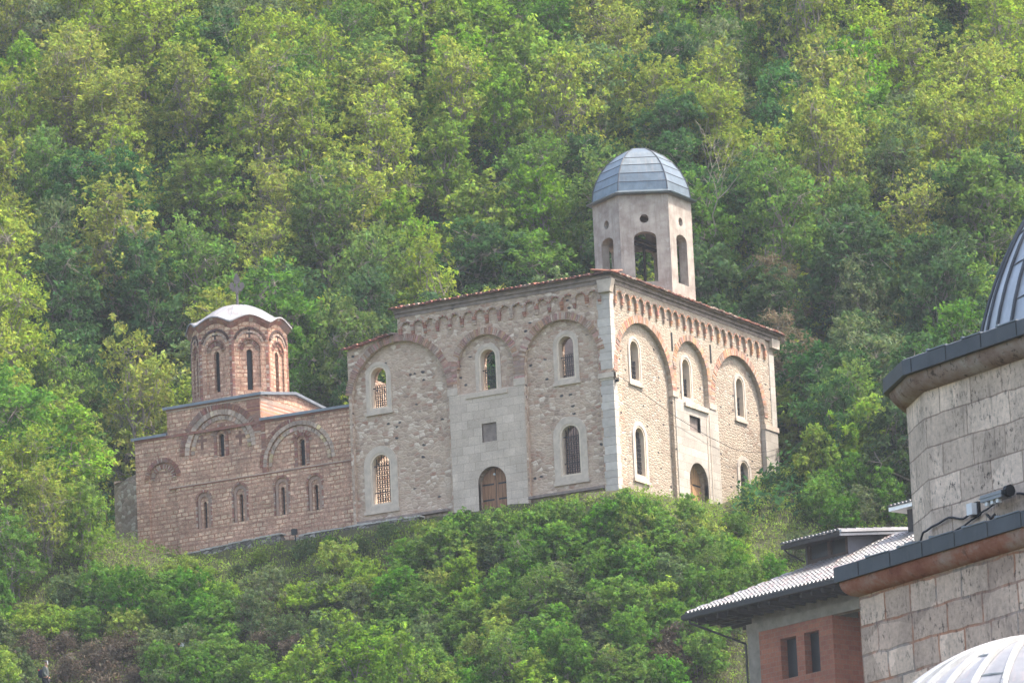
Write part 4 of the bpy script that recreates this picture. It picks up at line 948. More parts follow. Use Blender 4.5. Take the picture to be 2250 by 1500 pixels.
# ------------------------------------------------------------------ person, marker
def skinned(name, nodes, edges, mat, parent):
    me = bpy.data.meshes.new(name); me.from_pydata([n[:3] for n in nodes], edges, []); o = bpy.data.objects.new(name, me); C.objects.link(o)
    me.materials.append(mat); m = o.modifiers.new('skin', 'SKIN'); sv = me.skin_vertices[0].data
    for i, n in enumerate(nodes): sv[i].radius = (n[3], n[4] if len(n) > 4 else n[3]); sv[i].use_root = (i == 0)
    m2 = o.modifiers.new('sub', 'SUBSURF'); m2.levels = m2.render_levels = 2; o.parent = parent; return o
px_, py_ = -22.3, -14.1; pz_ = ground(px_, py_)
ps = thing('person', 'person in grey jacket and pale cap with a dark backpack below the bushes', 'person', (px_, py_, pz_))
ps.rotation_euler = (0, 0, math.radians(20))          # faces local +X (image right)
nodes = [(0, 0, .95, .13, .16), (0, 0, 1.15, .12, .15), (.01, 0, 1.38, .12, .17), (.02, 0, 1.5, .06), (.03, 0, 1.6, .085, .08), (.035, 0, 1.7, .08, .07),
         (.0, .18, 1.42, .06), (-.02, .24, 1.15, .045), (.15, .22, .98, .035), (.0, -.18, 1.42, .06), (-.02, -.24, 1.15, .045), (.15, -.22, .98, .035),
         (0, .1, .88, .09), (.03, .11, .5, .065), (-.03, .11, .08, .05), (.12, .11, .04, .04), (0, -.1, .88, .09), (.05, -.11, .5, .065), (.02, -.11, .08, .05), (.17, -.11, .04, .04)]
edges = [(0, 1), (1, 2), (2, 3), (3, 4), (4, 5), (2, 6), (6, 7), (7, 8), (2, 9), (9, 10), (10, 11), (0, 12), (12, 13), (13, 14), (14, 15), (0, 16), (16, 17), (17, 18), (18, 19)]
skinned('body', nodes, edges, m_plain('skin', (.42, .25, .18), .6, .1), ps)
jn = [(0, 0, .92, .165, .195), (0, 0, 1.15, .155, .185), (.01, 0, 1.38, .15, .2), (.01, 0, 1.47, .1), (.0, .19, 1.42, .08), (-.02, .245, 1.15, .065), (.11, .225, 1.02, .055), (.0, -.19, 1.42, .08), (-.02, -.245, 1.15, .065), (.11, -.225, 1.02, .055)]
skinned('jacket', jn, [(0, 1), (1, 2), (2, 3), (2, 4), (4, 5), (5, 6), (2, 7), (7, 8), (8, 9)], m_plain('grey_green_cloth', (.085, .10, .095), .9, .2), ps)
skinned('trousers', [(0, 0, .92, .15, .17), (0, .1, .85, .11), (.03, .11, .5, .085), (-.03, .11, .1, .07), (0, -.1, .85, .11), (.05, -.11, .5, .085), (.02, -.11, .1, .07)], [(0, 1), (1, 2), (2, 3), (0, 4), (4, 5), (5, 6)], m_plain('dark_cloth', (.03, .032, .04), .9, .2), ps)
skinned('cap', [(.01, 0, 1.68, .1, .09), (.02, 0, 1.75, .09, .085), (.12, 0, 1.69, .05, .012)], [(0, 1), (0, 2)], m_plain('pale_cap_cloth', (.42, .42, .46), .9, .1), ps)
bpk = skinned('backpack', [(-.2, 0, .98, .12, .16), (-.22, 0, 1.2, .13, .17), (-.2, 0, 1.42, .1, .14)], [(0, 1), (1, 2)], m_plain('navy_cloth', (.018, .024, .045), .9, .2), ps)
skinned('red_strap', [(-.3, -.1, 1.36, .05, .03), (-.3, .1, 1.36, .05, .03)], [(0, 1)], m_plain('red_cloth', (.5, .03, .05), .8, .1), bpk)
mx, my = -18.3, -8.9; mz = ground(mx, my)
t = thing('marker_sign', 'tiny white and red marker board on a thin stake in the brush', 'sign', (mx, my, mz))
mb = MB(); mb.bar((mx, my, mz - .1), (mx, my, mz + .75), .02, 5); mb.build('stake', M['barkl'], t)
mb = MB(); FMk = Fr((mx, my, 0), 25); panel(mb, FMk, [(-.04, mz + .7), (.16, mz + .66), (.17, mz + .84), (-.03, mz + .88)], [], .03, 0); bo = mb.build('board', M['white'], t)
mb = MB(); panel(mb, FMk, [(-.12, mz + .76), (-.045, mz + .75), (-.04, mz + .84), (-.11, mz + .85)], [], .03, 0); mb.build('red_tag', m_plain('red_paint', (.5, .06, .04), .7, .1), t)

# ------------------------------------------------------------------ vegetation
NP = np.random.RandomState(11)
def quads_mesh(name, P, Cc, mat):               # P (n,4,3), Cc (n,3)
    n = len(P); me = bpy.data.meshes.new(name)
    me.vertices.add(n * 4); me.vertices.foreach_set('co', np.asarray(P, np.float32).ravel())
    me.loops.add(n * 4); me.loops.foreach_set('vertex_index', np.arange(n * 4, dtype=np.int32))
    me.polygons.add(n); me.polygons.foreach_set('loop_start', np.arange(0, n * 4, 4, dtype=np.int32)); me.polygons.foreach_set('loop_total', np.full(n, 4, np.int32))
    me.update(calc_edges=True); ca = me.color_attributes.new('Col', 'FLOAT_COLOR', 'CORNER')
    cc = np.ones((n, 4, 4), np.float32); cc[:, :, :3] = np.asarray(Cc)[:, None, :]; ca.data.foreach_set('color', cc.ravel()); me.materials.append(mat); return me
def leaves(cent, tone, n_per, sig, size, up=.35, tall=1.3):
    K = len(cent); n = K * n_per; idx = np.repeat(np.arange(K), n_per)
    d = NP.normal(size=(n, 3)); d /= np.linalg.norm(d, axis=1)[:, None]; r = NP.rand(n) ** .45
    sg = np.asarray(sig)[idx] if np.ndim(sig) else sig
    p = cent[idx] + d * (r * sg * 1.6)[:, None] if np.ndim(sg) else cent[idx] + d * (r * sg * 1.6)[:, None] * np.array([1, 1, .8])
    nrm = NP.normal(size=(n, 3)) * .8 + d * .7; nrm[:, 2] += up; nrm /= np.linalg.norm(nrm, axis=1)[:, None]
    a = np.cross(nrm, NP.normal(size=(n, 3))); a /= np.linalg.norm(a, axis=1)[:, None]; b = np.cross(nrm, a)
    s = size * NP.uniform(.6, 1.35, n)[:, None]; A = a * s * tall; B = b * s * .62
    P = np.stack([p - A, p + B, p + A, p - B], 1) if False else np.stack([p - A, p - A * .05 + B, p + A, p - A * .05 - B], 1)
    t = tone[idx] * NP.uniform(.78, 1.22, (n, 1)); t[:, 0] *= NP.uniform(.88, 1.16, n); return P, t
def twig(mb, a, b, r0, r1, n=4, k=3, wob=.08):
    a, b = Vector(a), Vector(b); L = (b - a).length; prev = a
    for i in range(1, k + 1):
        q = a.lerp(b, i / k) + Vector([rng.uniform(-wob, wob) * L * (i < k) for _ in range(3)])
        mb.bar(prev, q, r0 + (r1 - r0) * (i - 1) / k, n, r2=r0 + (r1 - r0) * i / k, caps=False); prev = q
    return prev
def tree_proto(kind, seed, H, W, K, npl, sig, size, mat, lobes=8, low=.25, trunk=.09, bark='bark', stems=3, tone_var=.22, up=.35, tall=1.3, flat=1.0):
    global NP, rng
    NP = np.random.RandomState(seed); r_save = rng; rng = random.Random(seed)
    L = []
    for i in range(lobes):
        th = 2 * math.pi * i / lobes * 2.4 + rng.uniform(-.4, .4); hh = low + (1 - low) * (i + .7) / (lobes + .4); rad = W * .5 * (1 - .62 * ((hh - low) / (1 - low)) ** 1.5) * rng.uniform(.35, .75)
        L.append((rad * math.cos(th), rad * math.sin(th), H * hh * .93, W * rng.uniform(.17, .27), rng.uniform(.82, 1.2)))
    cs, tn = [], []
    for i in range(K):
        lb = L[NP.randint(len(L))]; d = NP.normal(size=3); d /= np.linalg.norm(d); d[2] = d[2] * .85 + .15; rr = lb[3] * NP.uniform(.55, 1.12)
        p = np.array(lb[:3]) + d * rr * np.array([1, 1, flat]); 
        if p[2] < .12 * H * (low > .1): p[2] = .12 * H + NP.rand() * .2
        p[2] = max(p[2], .05); cs.append(p); g_ = lb[4] * (1 + NP.uniform(-tone_var, tone_var)); tn.append((g_ * NP.uniform(.9, 1.1), g_, g_ * NP.uniform(.85, 1.15)))
    P, t = leaves(np.array(cs), np.array(tn), npl, sig, size, up, tall)
    cm = quads_mesh('crown', P, t, mat)
    mb = MB()
    for s in range(stems):
        th = 2 * math.pi * s / stems + rng.uniform(-.5, .5); top = Vector((math.cos(th) * W * .1, math.sin(th) * W * .1, H * .45)) if stems > 1 else Vector((rng.uniform(-.2, .2), rng.uniform(-.2, .2), H * .5))
        e = twig(mb, (math.cos(th) * .12 * (stems > 1), math.sin(th) * .12 * (stems > 1), -.6), top, trunk, trunk * .6, 5, 4, .04)
        for lb in L[s::stems]:
            q = twig(mb, e if lb[2] > e.z else Vector((e.x, e.y, max(.2, lb[2] * .6))), lb[:3], trunk * .45, trunk * .2, 4, 3)
            near = [c for c in cs if (Vector(c) - Vector(lb[:3])).length < lb[3] * 1.3][:9]
            for c in near: twig(mb, q, c, trunk * .18, trunk * .07, 3, 2)
    tm = mb.build('trunk', M[bark]); tmesh = tm.data; bpy.data.objects.remove(tm); rng = r_save
    return cm, tmesh, H, W
PR = {}
def addp(k, *a, **kw): PR.setdefault(k, []).append(tree_proto(k, *a, **kw))
for s in range(6): addp('olive', 20 + s, 6.0, 4.9, 520, 10, .13, .072, M['l_olive'], lobes=30, low=.18, trunk=.07, up=.5, tone_var=.28, stems=4, tall=1.4)
for s in range(4): addp('green', 40 + s, 5.2, 4.7, 500, 13, .155, .078, M['l_green'], lobes=24, low=.14, trunk=.08, tone_var=.3)
for s in range(4): addp('dark', 60 + s, 5.0, 4.6, 430, 15, .16, .088, M['l_dark'], lobes=20, low=.08, trunk=.09, tone_var=.35)
for s in range(3): addp('lime', 80 + s, 5.2, 4.0, 420, 13, .14, .082, M['l_lime'], lobes=24, low=.10, trunk=.07, up=.5, tone_var=.28)
for s in range(2): addp('silver', 90 + s, 4.6, 4.2, 420, 14, .15, .075, M['l_silver'], lobes=14, low=.10, trunk=.07, tone_var=.28)
for s in range(2): addp('brown', 100 + s, 5.8, 3.0, 260, 12, .18, .05, M['l_brown'], lobes=18, low=.05, trunk=.06, stems=6, tall=2.4)
for s in range(5): addp('bush', 120 + s, 1.8, 2.6, 330, 14, .085, .055, M['l_bush'], lobes=11, low=.02, trunk=.02, stems=4, flat=.9, tone_var=.35)
for s in range(3): addp('coverbush', 170 + s, 1.1, 2.6, 300, 14, .08, .048, M['l_cover'], lobes=12, low=.02, trunk=.02, stems=4, tone_var=.35, flat=.8)
for s in range(2): addp('limebush', 130 + s, 2.0, 2.0, 260, 14, .08, .052, M['l_cover'], lobes=12, low=.02, trunk=.02, stems=6, tone_var=.3)
for s in range(3): addp('palebush', 140 + s, 1.5, 2.4, 280, 14, .08, .048, M['l_silver'], lobes=11, low=.02, trunk=.02, stems=4, tone_var=.3)
for s in range(2): addp('drybush', 150 + s, 1.1, 2.2, 160, 18, .16, .03, M['l_dry_and_shade'], lobes=9, low=.02, trunk=.02, stems=6, tall=3.4, tone_var=.4)  # also gives the shaded lower left bank its dark tone
def bare_tree(H, seed):
    global rng
    r_ = rng; rng = random.Random(seed); mb = MB()
    def grow(p, d, L, r, dep):
        q = twig(mb, p, p + d * L, r, r * .6, 5 if dep > 1 else 3, 3, .06)
        if dep:
            for i in range(3 if dep > 1 else 4):
                nd = (d + Vector((rng.uniform(-.8, .8), rng.uniform(-.8, .8), rng.uniform(-.1, .5)))).normalized(); grow(q, nd, L * rng.uniform(.5, .8), r * .55, dep - 1)
    grow(Vector((0, 0, -.5)), Vector((-.08, 0, 1)).normalized(), H * .42, .09, 4); o = mb.build('trunk', M['barkl']); me = o.data; bpy.data.objects.remove(o); rng = r_; return me
rng = random.Random(5)
TL = []        # trees and shrubs to place: kind, x, y, scale, variant
def zone_kind(px, py, r):
    if px > 1690 and 430 < py < 1000: return r.choice(['dark', 'brown', 'dark', 'green', 'silver', 'dark', 'olive', 'green']) if px < 2060 else r.choice(['olive', 'green', 'dark'])
    if px > 1830 and py < 200: return r.choice(['dark', 'green', 'olive'])
    if 80 < px < 560 and 560 < py < 880: return r.choice(['dark', 'green', 'dark', 'silver', 'olive'])
    if 560 < px < 900 and 560 < py < 900: return r.choice(['dark', 'green', 'silver', 'olive'])
    if 820 < px < 1120 and py < 230: return r.choice(['lime', 'green', 'lime', 'olive'])
    if 420 < px < 640 and 180 < py < 420: return r.choice(['lime', 'olive', 'lime'])
    if 900 < px < 1300 and 380 < py < 720: return r.choice(['green', 'lime', 'green', 'dark', 'olive'])
    if 1330 < px < 1700 and 450 < py: return r.choice(['dark', 'green', 'olive'])
    if px < 420 and py > 800: return r.choice(['lime', 'olive', 'green', 'lime'])
    if 480 < px < 820 and py < 130: return r.choice(['green', 'silver', 'dark', 'olive'])
    return r.choice(['olive', 'olive', 'olive', 'olive', 'green', 'olive', 'silver', 'dark', 'lime'])
vrow = 7.5
while vrow < 76:
    D = 286 + vrow; half = .0816 * D + 2.2; u = -4.57 - half + rng.uniform(0, 3)
    while u < -4.57 + half:
        uu, vv_ = u + rng.uniform(-.9, .9), vrow + rng.uniform(-1.3, 1.3); x, y = xy_of(uu, vv_); z = ground(x, y)
        d = min(rect_sdf(x, y, -29.5, .0, -14, 8.0), rect_sdf(x, y, -14.4, -1.1, 1.0, 17.8))
        qx, qy = pj((x, y, z + 3.0))
        if d > 2.0 and z > -1.0 and -60 < qx < 2300 and -160 < qy < 1150:
            front = rect_sdf(x, y, -29, -9, 3.0, 9) <= 0
            if not front: 
                kd = zone_kind(qx, qy, rng)
                sc0 = rng.uniform(.85, 1.35)
                if rect_sdf(x, y, -14.4, -40, 12, 10) <= 0 and qx < 1712: u += 2; continue
                if x > 0 and -1 < y - .53 * x / .85 < 17.5 and z + 5.6 * sc0 - 1.66 * x / .85 > 1.6: u += 1; continue
                TL.append((kd, x, y, sc0, rng.randrange(99)))
        u += 3.6
    vrow += 3.55
# hand placed plants right of and in front of the churches: (kind, x, y, scale); lower left drybush stand in for bank shade
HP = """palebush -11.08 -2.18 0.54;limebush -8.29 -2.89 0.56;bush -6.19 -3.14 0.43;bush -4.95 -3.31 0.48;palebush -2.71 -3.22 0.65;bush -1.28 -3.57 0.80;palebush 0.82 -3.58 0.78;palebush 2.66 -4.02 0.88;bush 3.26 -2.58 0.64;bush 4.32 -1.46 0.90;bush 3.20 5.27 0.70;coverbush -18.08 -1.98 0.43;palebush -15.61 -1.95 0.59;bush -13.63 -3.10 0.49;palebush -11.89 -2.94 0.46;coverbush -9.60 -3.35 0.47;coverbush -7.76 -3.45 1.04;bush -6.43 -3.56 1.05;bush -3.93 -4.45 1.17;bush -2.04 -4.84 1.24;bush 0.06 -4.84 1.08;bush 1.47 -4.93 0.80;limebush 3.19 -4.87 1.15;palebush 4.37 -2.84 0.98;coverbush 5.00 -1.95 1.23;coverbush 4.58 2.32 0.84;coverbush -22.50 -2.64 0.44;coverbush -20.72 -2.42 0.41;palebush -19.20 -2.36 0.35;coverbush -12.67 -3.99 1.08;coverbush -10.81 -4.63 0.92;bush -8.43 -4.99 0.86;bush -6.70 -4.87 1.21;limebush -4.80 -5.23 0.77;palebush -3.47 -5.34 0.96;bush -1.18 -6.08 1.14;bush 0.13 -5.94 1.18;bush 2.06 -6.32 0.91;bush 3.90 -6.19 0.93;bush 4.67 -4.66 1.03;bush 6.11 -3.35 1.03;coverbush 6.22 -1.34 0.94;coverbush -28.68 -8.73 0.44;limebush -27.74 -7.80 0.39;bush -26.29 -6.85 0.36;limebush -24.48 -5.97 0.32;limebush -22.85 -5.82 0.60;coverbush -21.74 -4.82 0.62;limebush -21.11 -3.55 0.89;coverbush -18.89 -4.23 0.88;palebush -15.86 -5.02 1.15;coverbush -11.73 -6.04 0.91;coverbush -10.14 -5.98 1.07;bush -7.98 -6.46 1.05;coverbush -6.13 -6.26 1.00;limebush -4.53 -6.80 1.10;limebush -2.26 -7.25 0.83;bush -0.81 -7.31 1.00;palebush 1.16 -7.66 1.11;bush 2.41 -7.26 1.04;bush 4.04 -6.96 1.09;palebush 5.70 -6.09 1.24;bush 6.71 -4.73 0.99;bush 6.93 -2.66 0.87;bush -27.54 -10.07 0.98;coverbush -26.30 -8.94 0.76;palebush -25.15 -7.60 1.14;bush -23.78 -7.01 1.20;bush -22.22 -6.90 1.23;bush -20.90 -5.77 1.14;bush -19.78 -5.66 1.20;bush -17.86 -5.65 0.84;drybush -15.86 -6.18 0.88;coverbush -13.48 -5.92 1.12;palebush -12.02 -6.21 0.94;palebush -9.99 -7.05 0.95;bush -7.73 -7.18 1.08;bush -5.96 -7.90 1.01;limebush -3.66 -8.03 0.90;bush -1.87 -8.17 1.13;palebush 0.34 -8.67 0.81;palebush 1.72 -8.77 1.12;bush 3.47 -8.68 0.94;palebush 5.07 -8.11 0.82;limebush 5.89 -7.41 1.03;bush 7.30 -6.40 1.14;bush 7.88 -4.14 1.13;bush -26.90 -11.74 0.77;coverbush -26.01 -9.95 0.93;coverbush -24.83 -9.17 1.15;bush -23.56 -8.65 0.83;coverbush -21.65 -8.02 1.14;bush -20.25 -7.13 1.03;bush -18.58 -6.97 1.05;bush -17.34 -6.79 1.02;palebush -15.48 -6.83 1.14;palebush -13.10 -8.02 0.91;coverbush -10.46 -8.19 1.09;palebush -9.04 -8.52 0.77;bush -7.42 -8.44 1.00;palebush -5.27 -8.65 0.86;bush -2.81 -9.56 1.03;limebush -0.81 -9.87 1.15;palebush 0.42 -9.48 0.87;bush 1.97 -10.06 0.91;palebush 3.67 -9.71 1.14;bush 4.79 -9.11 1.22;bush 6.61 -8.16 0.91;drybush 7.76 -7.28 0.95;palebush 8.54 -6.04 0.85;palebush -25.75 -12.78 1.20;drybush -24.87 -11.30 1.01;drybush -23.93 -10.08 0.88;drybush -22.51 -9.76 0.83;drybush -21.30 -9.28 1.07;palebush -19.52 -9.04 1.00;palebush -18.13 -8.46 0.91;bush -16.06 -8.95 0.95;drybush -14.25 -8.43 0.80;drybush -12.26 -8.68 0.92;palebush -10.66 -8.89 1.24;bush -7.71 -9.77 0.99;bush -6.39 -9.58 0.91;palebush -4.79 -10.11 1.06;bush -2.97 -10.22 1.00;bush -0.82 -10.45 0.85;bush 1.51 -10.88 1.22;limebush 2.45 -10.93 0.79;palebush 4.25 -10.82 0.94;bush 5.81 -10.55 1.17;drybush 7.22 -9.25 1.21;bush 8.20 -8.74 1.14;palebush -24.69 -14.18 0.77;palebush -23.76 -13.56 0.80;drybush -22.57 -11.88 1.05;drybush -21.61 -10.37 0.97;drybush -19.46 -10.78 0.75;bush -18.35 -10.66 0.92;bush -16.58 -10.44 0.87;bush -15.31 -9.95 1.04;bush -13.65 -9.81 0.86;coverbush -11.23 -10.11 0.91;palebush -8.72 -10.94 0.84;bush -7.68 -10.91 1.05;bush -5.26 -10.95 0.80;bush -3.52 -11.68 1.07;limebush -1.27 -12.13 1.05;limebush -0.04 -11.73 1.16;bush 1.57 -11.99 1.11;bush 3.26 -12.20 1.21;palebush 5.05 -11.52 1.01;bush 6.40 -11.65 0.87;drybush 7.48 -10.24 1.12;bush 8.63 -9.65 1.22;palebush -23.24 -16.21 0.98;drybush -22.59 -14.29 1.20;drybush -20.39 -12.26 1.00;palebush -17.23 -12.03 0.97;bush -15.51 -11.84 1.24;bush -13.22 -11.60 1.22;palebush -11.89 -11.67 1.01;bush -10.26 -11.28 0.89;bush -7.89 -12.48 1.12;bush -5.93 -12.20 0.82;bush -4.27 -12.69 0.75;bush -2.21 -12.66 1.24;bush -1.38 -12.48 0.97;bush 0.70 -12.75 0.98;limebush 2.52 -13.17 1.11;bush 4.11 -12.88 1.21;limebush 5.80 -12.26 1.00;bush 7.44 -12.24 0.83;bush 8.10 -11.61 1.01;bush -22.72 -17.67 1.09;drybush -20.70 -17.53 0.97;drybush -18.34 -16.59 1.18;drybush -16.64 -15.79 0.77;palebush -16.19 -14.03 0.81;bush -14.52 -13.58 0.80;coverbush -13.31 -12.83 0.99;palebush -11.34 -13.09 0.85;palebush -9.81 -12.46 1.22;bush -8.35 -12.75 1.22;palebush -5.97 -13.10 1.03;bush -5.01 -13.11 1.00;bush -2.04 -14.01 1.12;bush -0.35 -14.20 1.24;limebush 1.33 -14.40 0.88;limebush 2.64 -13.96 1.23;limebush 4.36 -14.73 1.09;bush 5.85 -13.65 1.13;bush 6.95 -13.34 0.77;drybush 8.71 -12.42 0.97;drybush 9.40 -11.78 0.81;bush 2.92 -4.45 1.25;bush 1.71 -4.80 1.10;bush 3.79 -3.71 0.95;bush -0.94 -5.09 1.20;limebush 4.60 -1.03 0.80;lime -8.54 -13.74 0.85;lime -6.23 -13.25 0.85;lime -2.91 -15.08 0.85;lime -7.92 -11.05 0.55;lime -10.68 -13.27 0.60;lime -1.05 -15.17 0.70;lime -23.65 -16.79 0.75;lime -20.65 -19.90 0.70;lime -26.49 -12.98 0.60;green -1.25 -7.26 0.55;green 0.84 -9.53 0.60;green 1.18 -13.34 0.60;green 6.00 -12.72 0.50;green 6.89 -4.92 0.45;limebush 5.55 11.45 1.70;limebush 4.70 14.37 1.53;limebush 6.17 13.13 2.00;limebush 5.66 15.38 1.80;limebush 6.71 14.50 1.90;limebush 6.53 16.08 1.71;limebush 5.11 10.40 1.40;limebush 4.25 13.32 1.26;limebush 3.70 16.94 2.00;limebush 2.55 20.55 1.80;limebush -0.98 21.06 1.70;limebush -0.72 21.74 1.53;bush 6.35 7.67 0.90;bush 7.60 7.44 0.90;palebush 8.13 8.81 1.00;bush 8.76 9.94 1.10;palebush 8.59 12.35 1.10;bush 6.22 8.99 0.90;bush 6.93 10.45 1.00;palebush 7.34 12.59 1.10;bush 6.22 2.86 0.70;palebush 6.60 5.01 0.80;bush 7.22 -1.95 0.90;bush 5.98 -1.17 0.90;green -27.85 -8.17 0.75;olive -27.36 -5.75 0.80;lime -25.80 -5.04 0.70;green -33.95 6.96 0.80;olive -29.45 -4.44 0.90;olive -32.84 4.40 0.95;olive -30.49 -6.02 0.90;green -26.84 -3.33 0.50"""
BARE = (-10.15, 31.29)
for it in HP.split(';'):
    a = it.split()
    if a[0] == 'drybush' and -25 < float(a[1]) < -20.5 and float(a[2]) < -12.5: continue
    if float(a[1]) > .5 and -1 < float(a[2]) - .53 * float(a[1]) / .85 < 17.5 and ground(float(a[1]), float(a[2])) + 2.2 * float(a[3]) - 1.66 * float(a[1]) / .85 > 2.2: continue
    TL.append((a[0], float(a[1]), float(a[2]), float(a[3]), rng.randrange(99)))
DESC = dict(olive=('locust_tree', 'airy olive-yellow tree', 'tree', 'trees on the wooded hillside'), green=('leafy_tree', 'leafy mid-green tree', 'tree', 'trees on the wooded hillside'),
            dark=('dense_tree', 'dense dark green tree', 'tree', 'trees on the wooded hillside'), lime=('young_tree', 'fresh lime green tree', 'tree', 'trees on the wooded hillside'),
            silver=('pale_tree', 'silvery green tree', 'tree', 'trees on the wooded hillside'), brown=('vine_draped_tree', 'brown twiggy vine-hung tree', 'tree', 'trees on the wooded hillside'),
            coverbush=('creeper_mound', 'light green creeper mound', 'shrub', 'shrubs on the slope'), bush=('shrub', 'rounded green shrub', 'shrub', 'shrubs on the slope'), limebush=('upright_shrub', 'light green upright shrub', 'shrub', 'shrubs on the slope'),
            palebush=('low_shrub', 'low pale green shrub', 'shrub', 'shrubs on the slope'), drybush=('dry_shrub_and_shade', 'dry brown twiggy shrub, or shade stand-in on the lower left bank', 'shrub', 'shrubs on the slope'))
def cell(px, py):
    if py > 1085 or (py > 1000 and px > 1330):
        col = ['near left edge', 'below the brick church', 'below the churches joint', 'below the wooden door', 'below the church corner', 'below the sunlit facade', 'above the tiled roof'][sum(px > t for t in (230, 600, 850, 1120, 1380, 1560))]
        row = ['slope crest', 'upper slope', 'middle slope', 'lower slope', 'bottom edge'][sum(py > t for t in (1170, 1260, 1350, 1440))]
    else:
        col = ['at left edge', 'above the apse', 'above the brick drum', 'above the churches joint', 'above the shaded facade', 'left of the belfry', 'above the belfry', 'right of the belfry', 'between belfry and dome', 'above the limestone building', 'by right edge'][sum(px > t for t in (170, 400, 640, 860, 1080, 1290, 1520, 1700, 1880, 2080))]
        row = ['topmost hillside', 'high hillside', 'upper hillside', 'middle hillside', 'lower hillside', 'hill foot'][sum(py > t for t in (80, 210, 350, 500, 680))]
    return col, row
items = []
for kd, x, y, s, v in TL:
    z = ground(x, y)
    if x > .5 and y < 22 and 1590 < pj((x, y, z))[0] < 1735 and pj((x, y, z + PR[kd][v % len(PR[kd])][2] * s))[1] < 1112 and pj((x, y, z))[1] < 1330: continue
    cm, tm, H, W = PR[kd][v % len(PR[kd])]; qx, qy = pj((x, y, z + H * s * .6)); items.append([kd, x, y, z, s, v, qx, qy] + list(cell(qx, qy)))
ORD = ['first', 'second', 'third', 'fourth', 'fifth', 'sixth', 'seventh', 'eighth', 'ninth', 'tenth', 'eleventh', 'twelfth']
cells = {}
for it in items: cells.setdefault((DESC[it[0]][1], it[8], it[9]), []).append(it)
for (ds, col, row), L in cells.items():
    L.sort(key=lambda q: q[6])
    for i, it in enumerate(L):
        it.append('%s, %s, %s' % (ds, row, col) + ('' if len(L) == 1 else ', %s from left' % ORD[i]))
for kd, x, y, z, s, v, qx, qy, col, row, lab in items:
    cm, tm, H, W = PR[kd][v % len(PR[kd])]; nm, ds, cat, grp = DESC[kd]
    t = thing(nm, lab, cat, (x, y, z), grp); t.rotation_euler = (0, 0, (v * 2.399) % 6.283); k_ = 1 + ((v * 37) % 11 - 5) * .02; t.scale = (s * k_, s * k_, s / k_)
    for n_, me_ in (('crown', cm), ('trunk', tm)):
        o = bpy.data.objects.new(n_, me_); C.objects.link(o); o.parent = t
# ------------------------------------------------------------------ uncountable ground cover
bx_, by_ = BARE; t = thing('bare_tree', 'pale bare branched tree on the hillside right of the belfry', 'tree', (bx_, by_, ground(bx_, by_)), 'trees on the wooded hillside')
o = bpy.data.objects.new('trunk', bare_tree(9.5, 3)); C.objects.link(o); o.parent = t
def fbm(x, y): return .5 + .25 * math.sin(x * .9 + 1.3 * math.sin(y * .7)) + .25 * math.sin(y * 1.1 + 1.7 * math.sin(x * .5 + 2))
def scatter(n, test, u0, u1, v0, v1, hmax, dens=None):
    out = []
    for i in range(n):
        u, v = rng.uniform(u0, u1), rng.uniform(v0, v1); x, y = xy_of(u, v)
        if dens and rng.random() > dens(x, y): continue
        d = min(rect_sdf(x, y, -28.6, -.75, -14, 7.6), rect_sdf(x, y, -14.4, -1.1, 1.0, 17.8))
        if not test(u, v, d): continue
        out.append((x, y, ground(x, y) + rng.random() ** 1.5 * hmax * (.3 + fbm(x, y))))
    return np.array(out)
NP = np.random.RandomState(77)
pts = scatter(72000, lambda u, v, d: d > 1.0 and v > 4 and not (xy_of(u, v)[1] < 1.5 and xy_of(u, v)[0] < -8), -50, 38, 4, 84, 1.1)
tn = np.array([[k_ * .9, k_, k_ * 1.1] for k_ in (.6 + .8 * NP.rand(len(pts)))])
P, t = leaves(pts, tn, 5, .28, .12, .5, 1.4)
o = bpy.data.objects.new('undergrowth', quads_mesh('undergrowth', P, t, M['l_dark'])); C.objects.link(o); tag(o, 'mixed green undergrowth covering the wooded hillside', 'undergrowth', kind='stuff')
pts = scatter(82000, lambda u, v, d: d > 2.2 and v > 5 and not (xy_of(u, v)[1] < 3 and xy_of(u, v)[0] < 0) and not (xy_of(u, v)[0] > -1 and v < 15), -50, 38, 5, 84, 2.3, lambda x, y: fbm(x * .6, y * .6) > .42)
tn = np.array([[k_ * NP.uniform(.85, 1.1), k_, k_] for k_ in (.6 + .7 * NP.rand(len(pts)))])
P, t = leaves(pts, tn, 7, .13, .075, .5, 1.4)
o = bpy.data.objects.new('thicket', quads_mesh('thicket', P, t, M['l_olive'])); C.objects.link(o); tag(o, 'olive green thicket of saplings filling the gaps between hillside trees', 'thicket', kind='stuff')
pts = scatter(64000, lambda u, v, d: d > .35 and (v < 12), -46, 30, -26, 12, .45)
tn = np.array([[k_ * .95, k_, k_] for k_ in (.6 + .8 * NP.rand(len(pts)))])
P, t = leaves(pts, tn, 8, .16, .05, .5, 1.3)
o = bpy.data.objects.new('ground_cover', quads_mesh('ground_cover', P, t, M['l_cover'])); C.objects.link(o); tag(o, 'low leafy ground cover on the slope below the churches', 'ground cover', kind='stuff')
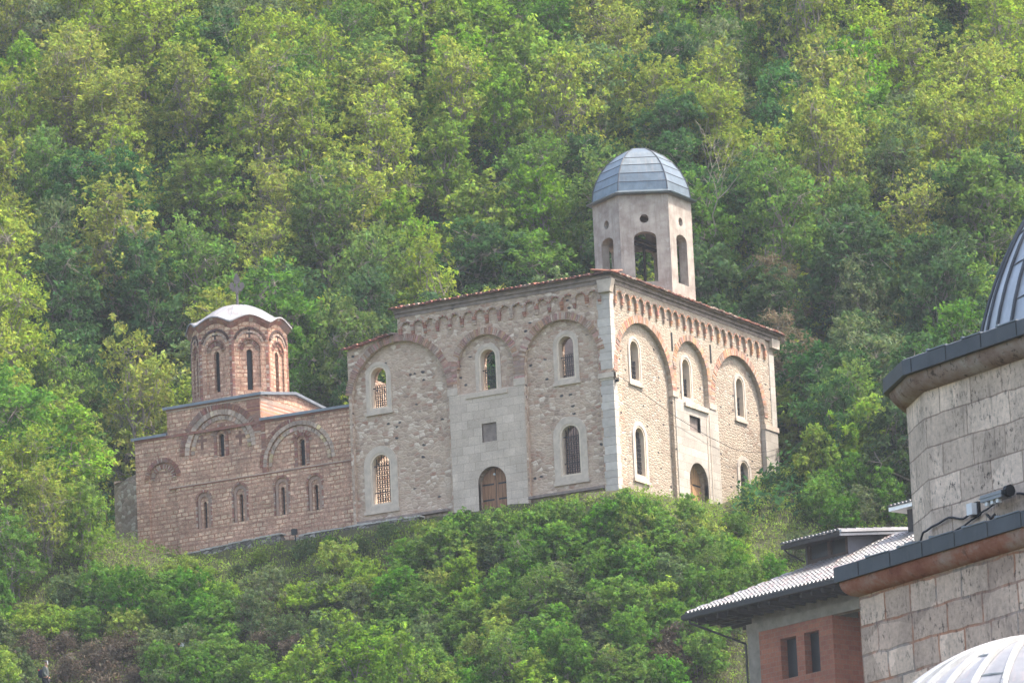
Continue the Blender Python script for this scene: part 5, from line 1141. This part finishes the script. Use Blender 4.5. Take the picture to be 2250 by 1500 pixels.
def blades(name, pts, h, w_, mat, lab, cat, lean=.35):
    n = len(pts); a = NP.rand(n) * 6.283; side = np.stack([np.cos(a), np.sin(a), np.zeros(n)], 1); hh = h * NP.uniform(.5, 1.3, n)
    tip = np.stack([NP.normal(size=n) * lean, NP.normal(size=n) * lean, np.ones(n)], 1) * hh[:, None]; W_ = w_ * NP.uniform(.6, 1.3, n)[:, None]
    P = np.stack([pts - side * W_, pts + side * W_, pts + tip * .6 + side * W_ * .7, pts + tip], 1); k_ = NP.uniform(.7, 1.25, n)
    c = np.stack([k_ * NP.uniform(.85, 1.15, n), k_, k_], 1); o = bpy.data.objects.new(name, quads_mesh(name, P, c, mat)); C.objects.link(o); tag(o, lab, cat, kind='stuff')
def crest_t(u, v, d): return .1 < d < 4.5 + 3 * (u < -10) and v < 15
pts = scatter(110000, crest_t, -34, 22, -26, 16, .05, lambda x, y: fbm(x * 1.7, y * 1.7))
blades('grass', pts, .26, .014, M['l_grass'], 'long light green grass along the crest of the slope', 'grass')
def dry_or_shade_t(u, v, d):
    x, y = xy_of(u, v); q = pj((x, y, ground(x, y))); return (1440 < q[0] < 1720 and q[1] > 1340) or (540 < q[0] < 760 and 1320 < q[1] < 1440) or (60 < q[0] < 360 and q[1] > 1390)  # last patch is the lower left bank: dark stalks painted in for shade
pts = scatter(120000, dry_or_shade_t, -34, 22, -30, 8, .25)
blades('dry_stalks_and_shade', pts, .45, .016, M['l_dry_and_shade'], 'tangled dry brown stalks on bare patches, standing in for shade on the lower left bank', 'dry stalks', .9)
# ------------------------------------------------------------------ haze
hz = MB(); hz.box((-1800, -1800, -58.6), (3600, 0, 0), (0, 3600, 0), (0, 0, 175)); o = hz.build('haze', [], None); o.data.materials.clear()
m = bpy.data.materials.new('haze_air'); m.use_nodes = True; nt = m.node_tree; nt.nodes.clear(); out = nt.nodes.new('ShaderNodeOutputMaterial'); pv = nt.nodes.new('ShaderNodeVolumePrincipled')
pv.inputs['Density'].default_value = HAZE; pv.inputs['Color'].default_value = (.80, .88, 1.0, 1); pv.inputs['Anisotropy'].default_value = .2
nt.links.new(pv.outputs[0], out.inputs['Volume']); o.data.materials.append(m); tag(o, kind='stuff', label='thin bluish spring haze in the air over the valley', cat='haze')
for o in bpy.data.objects:
    if '_w' in o: del o['_w']
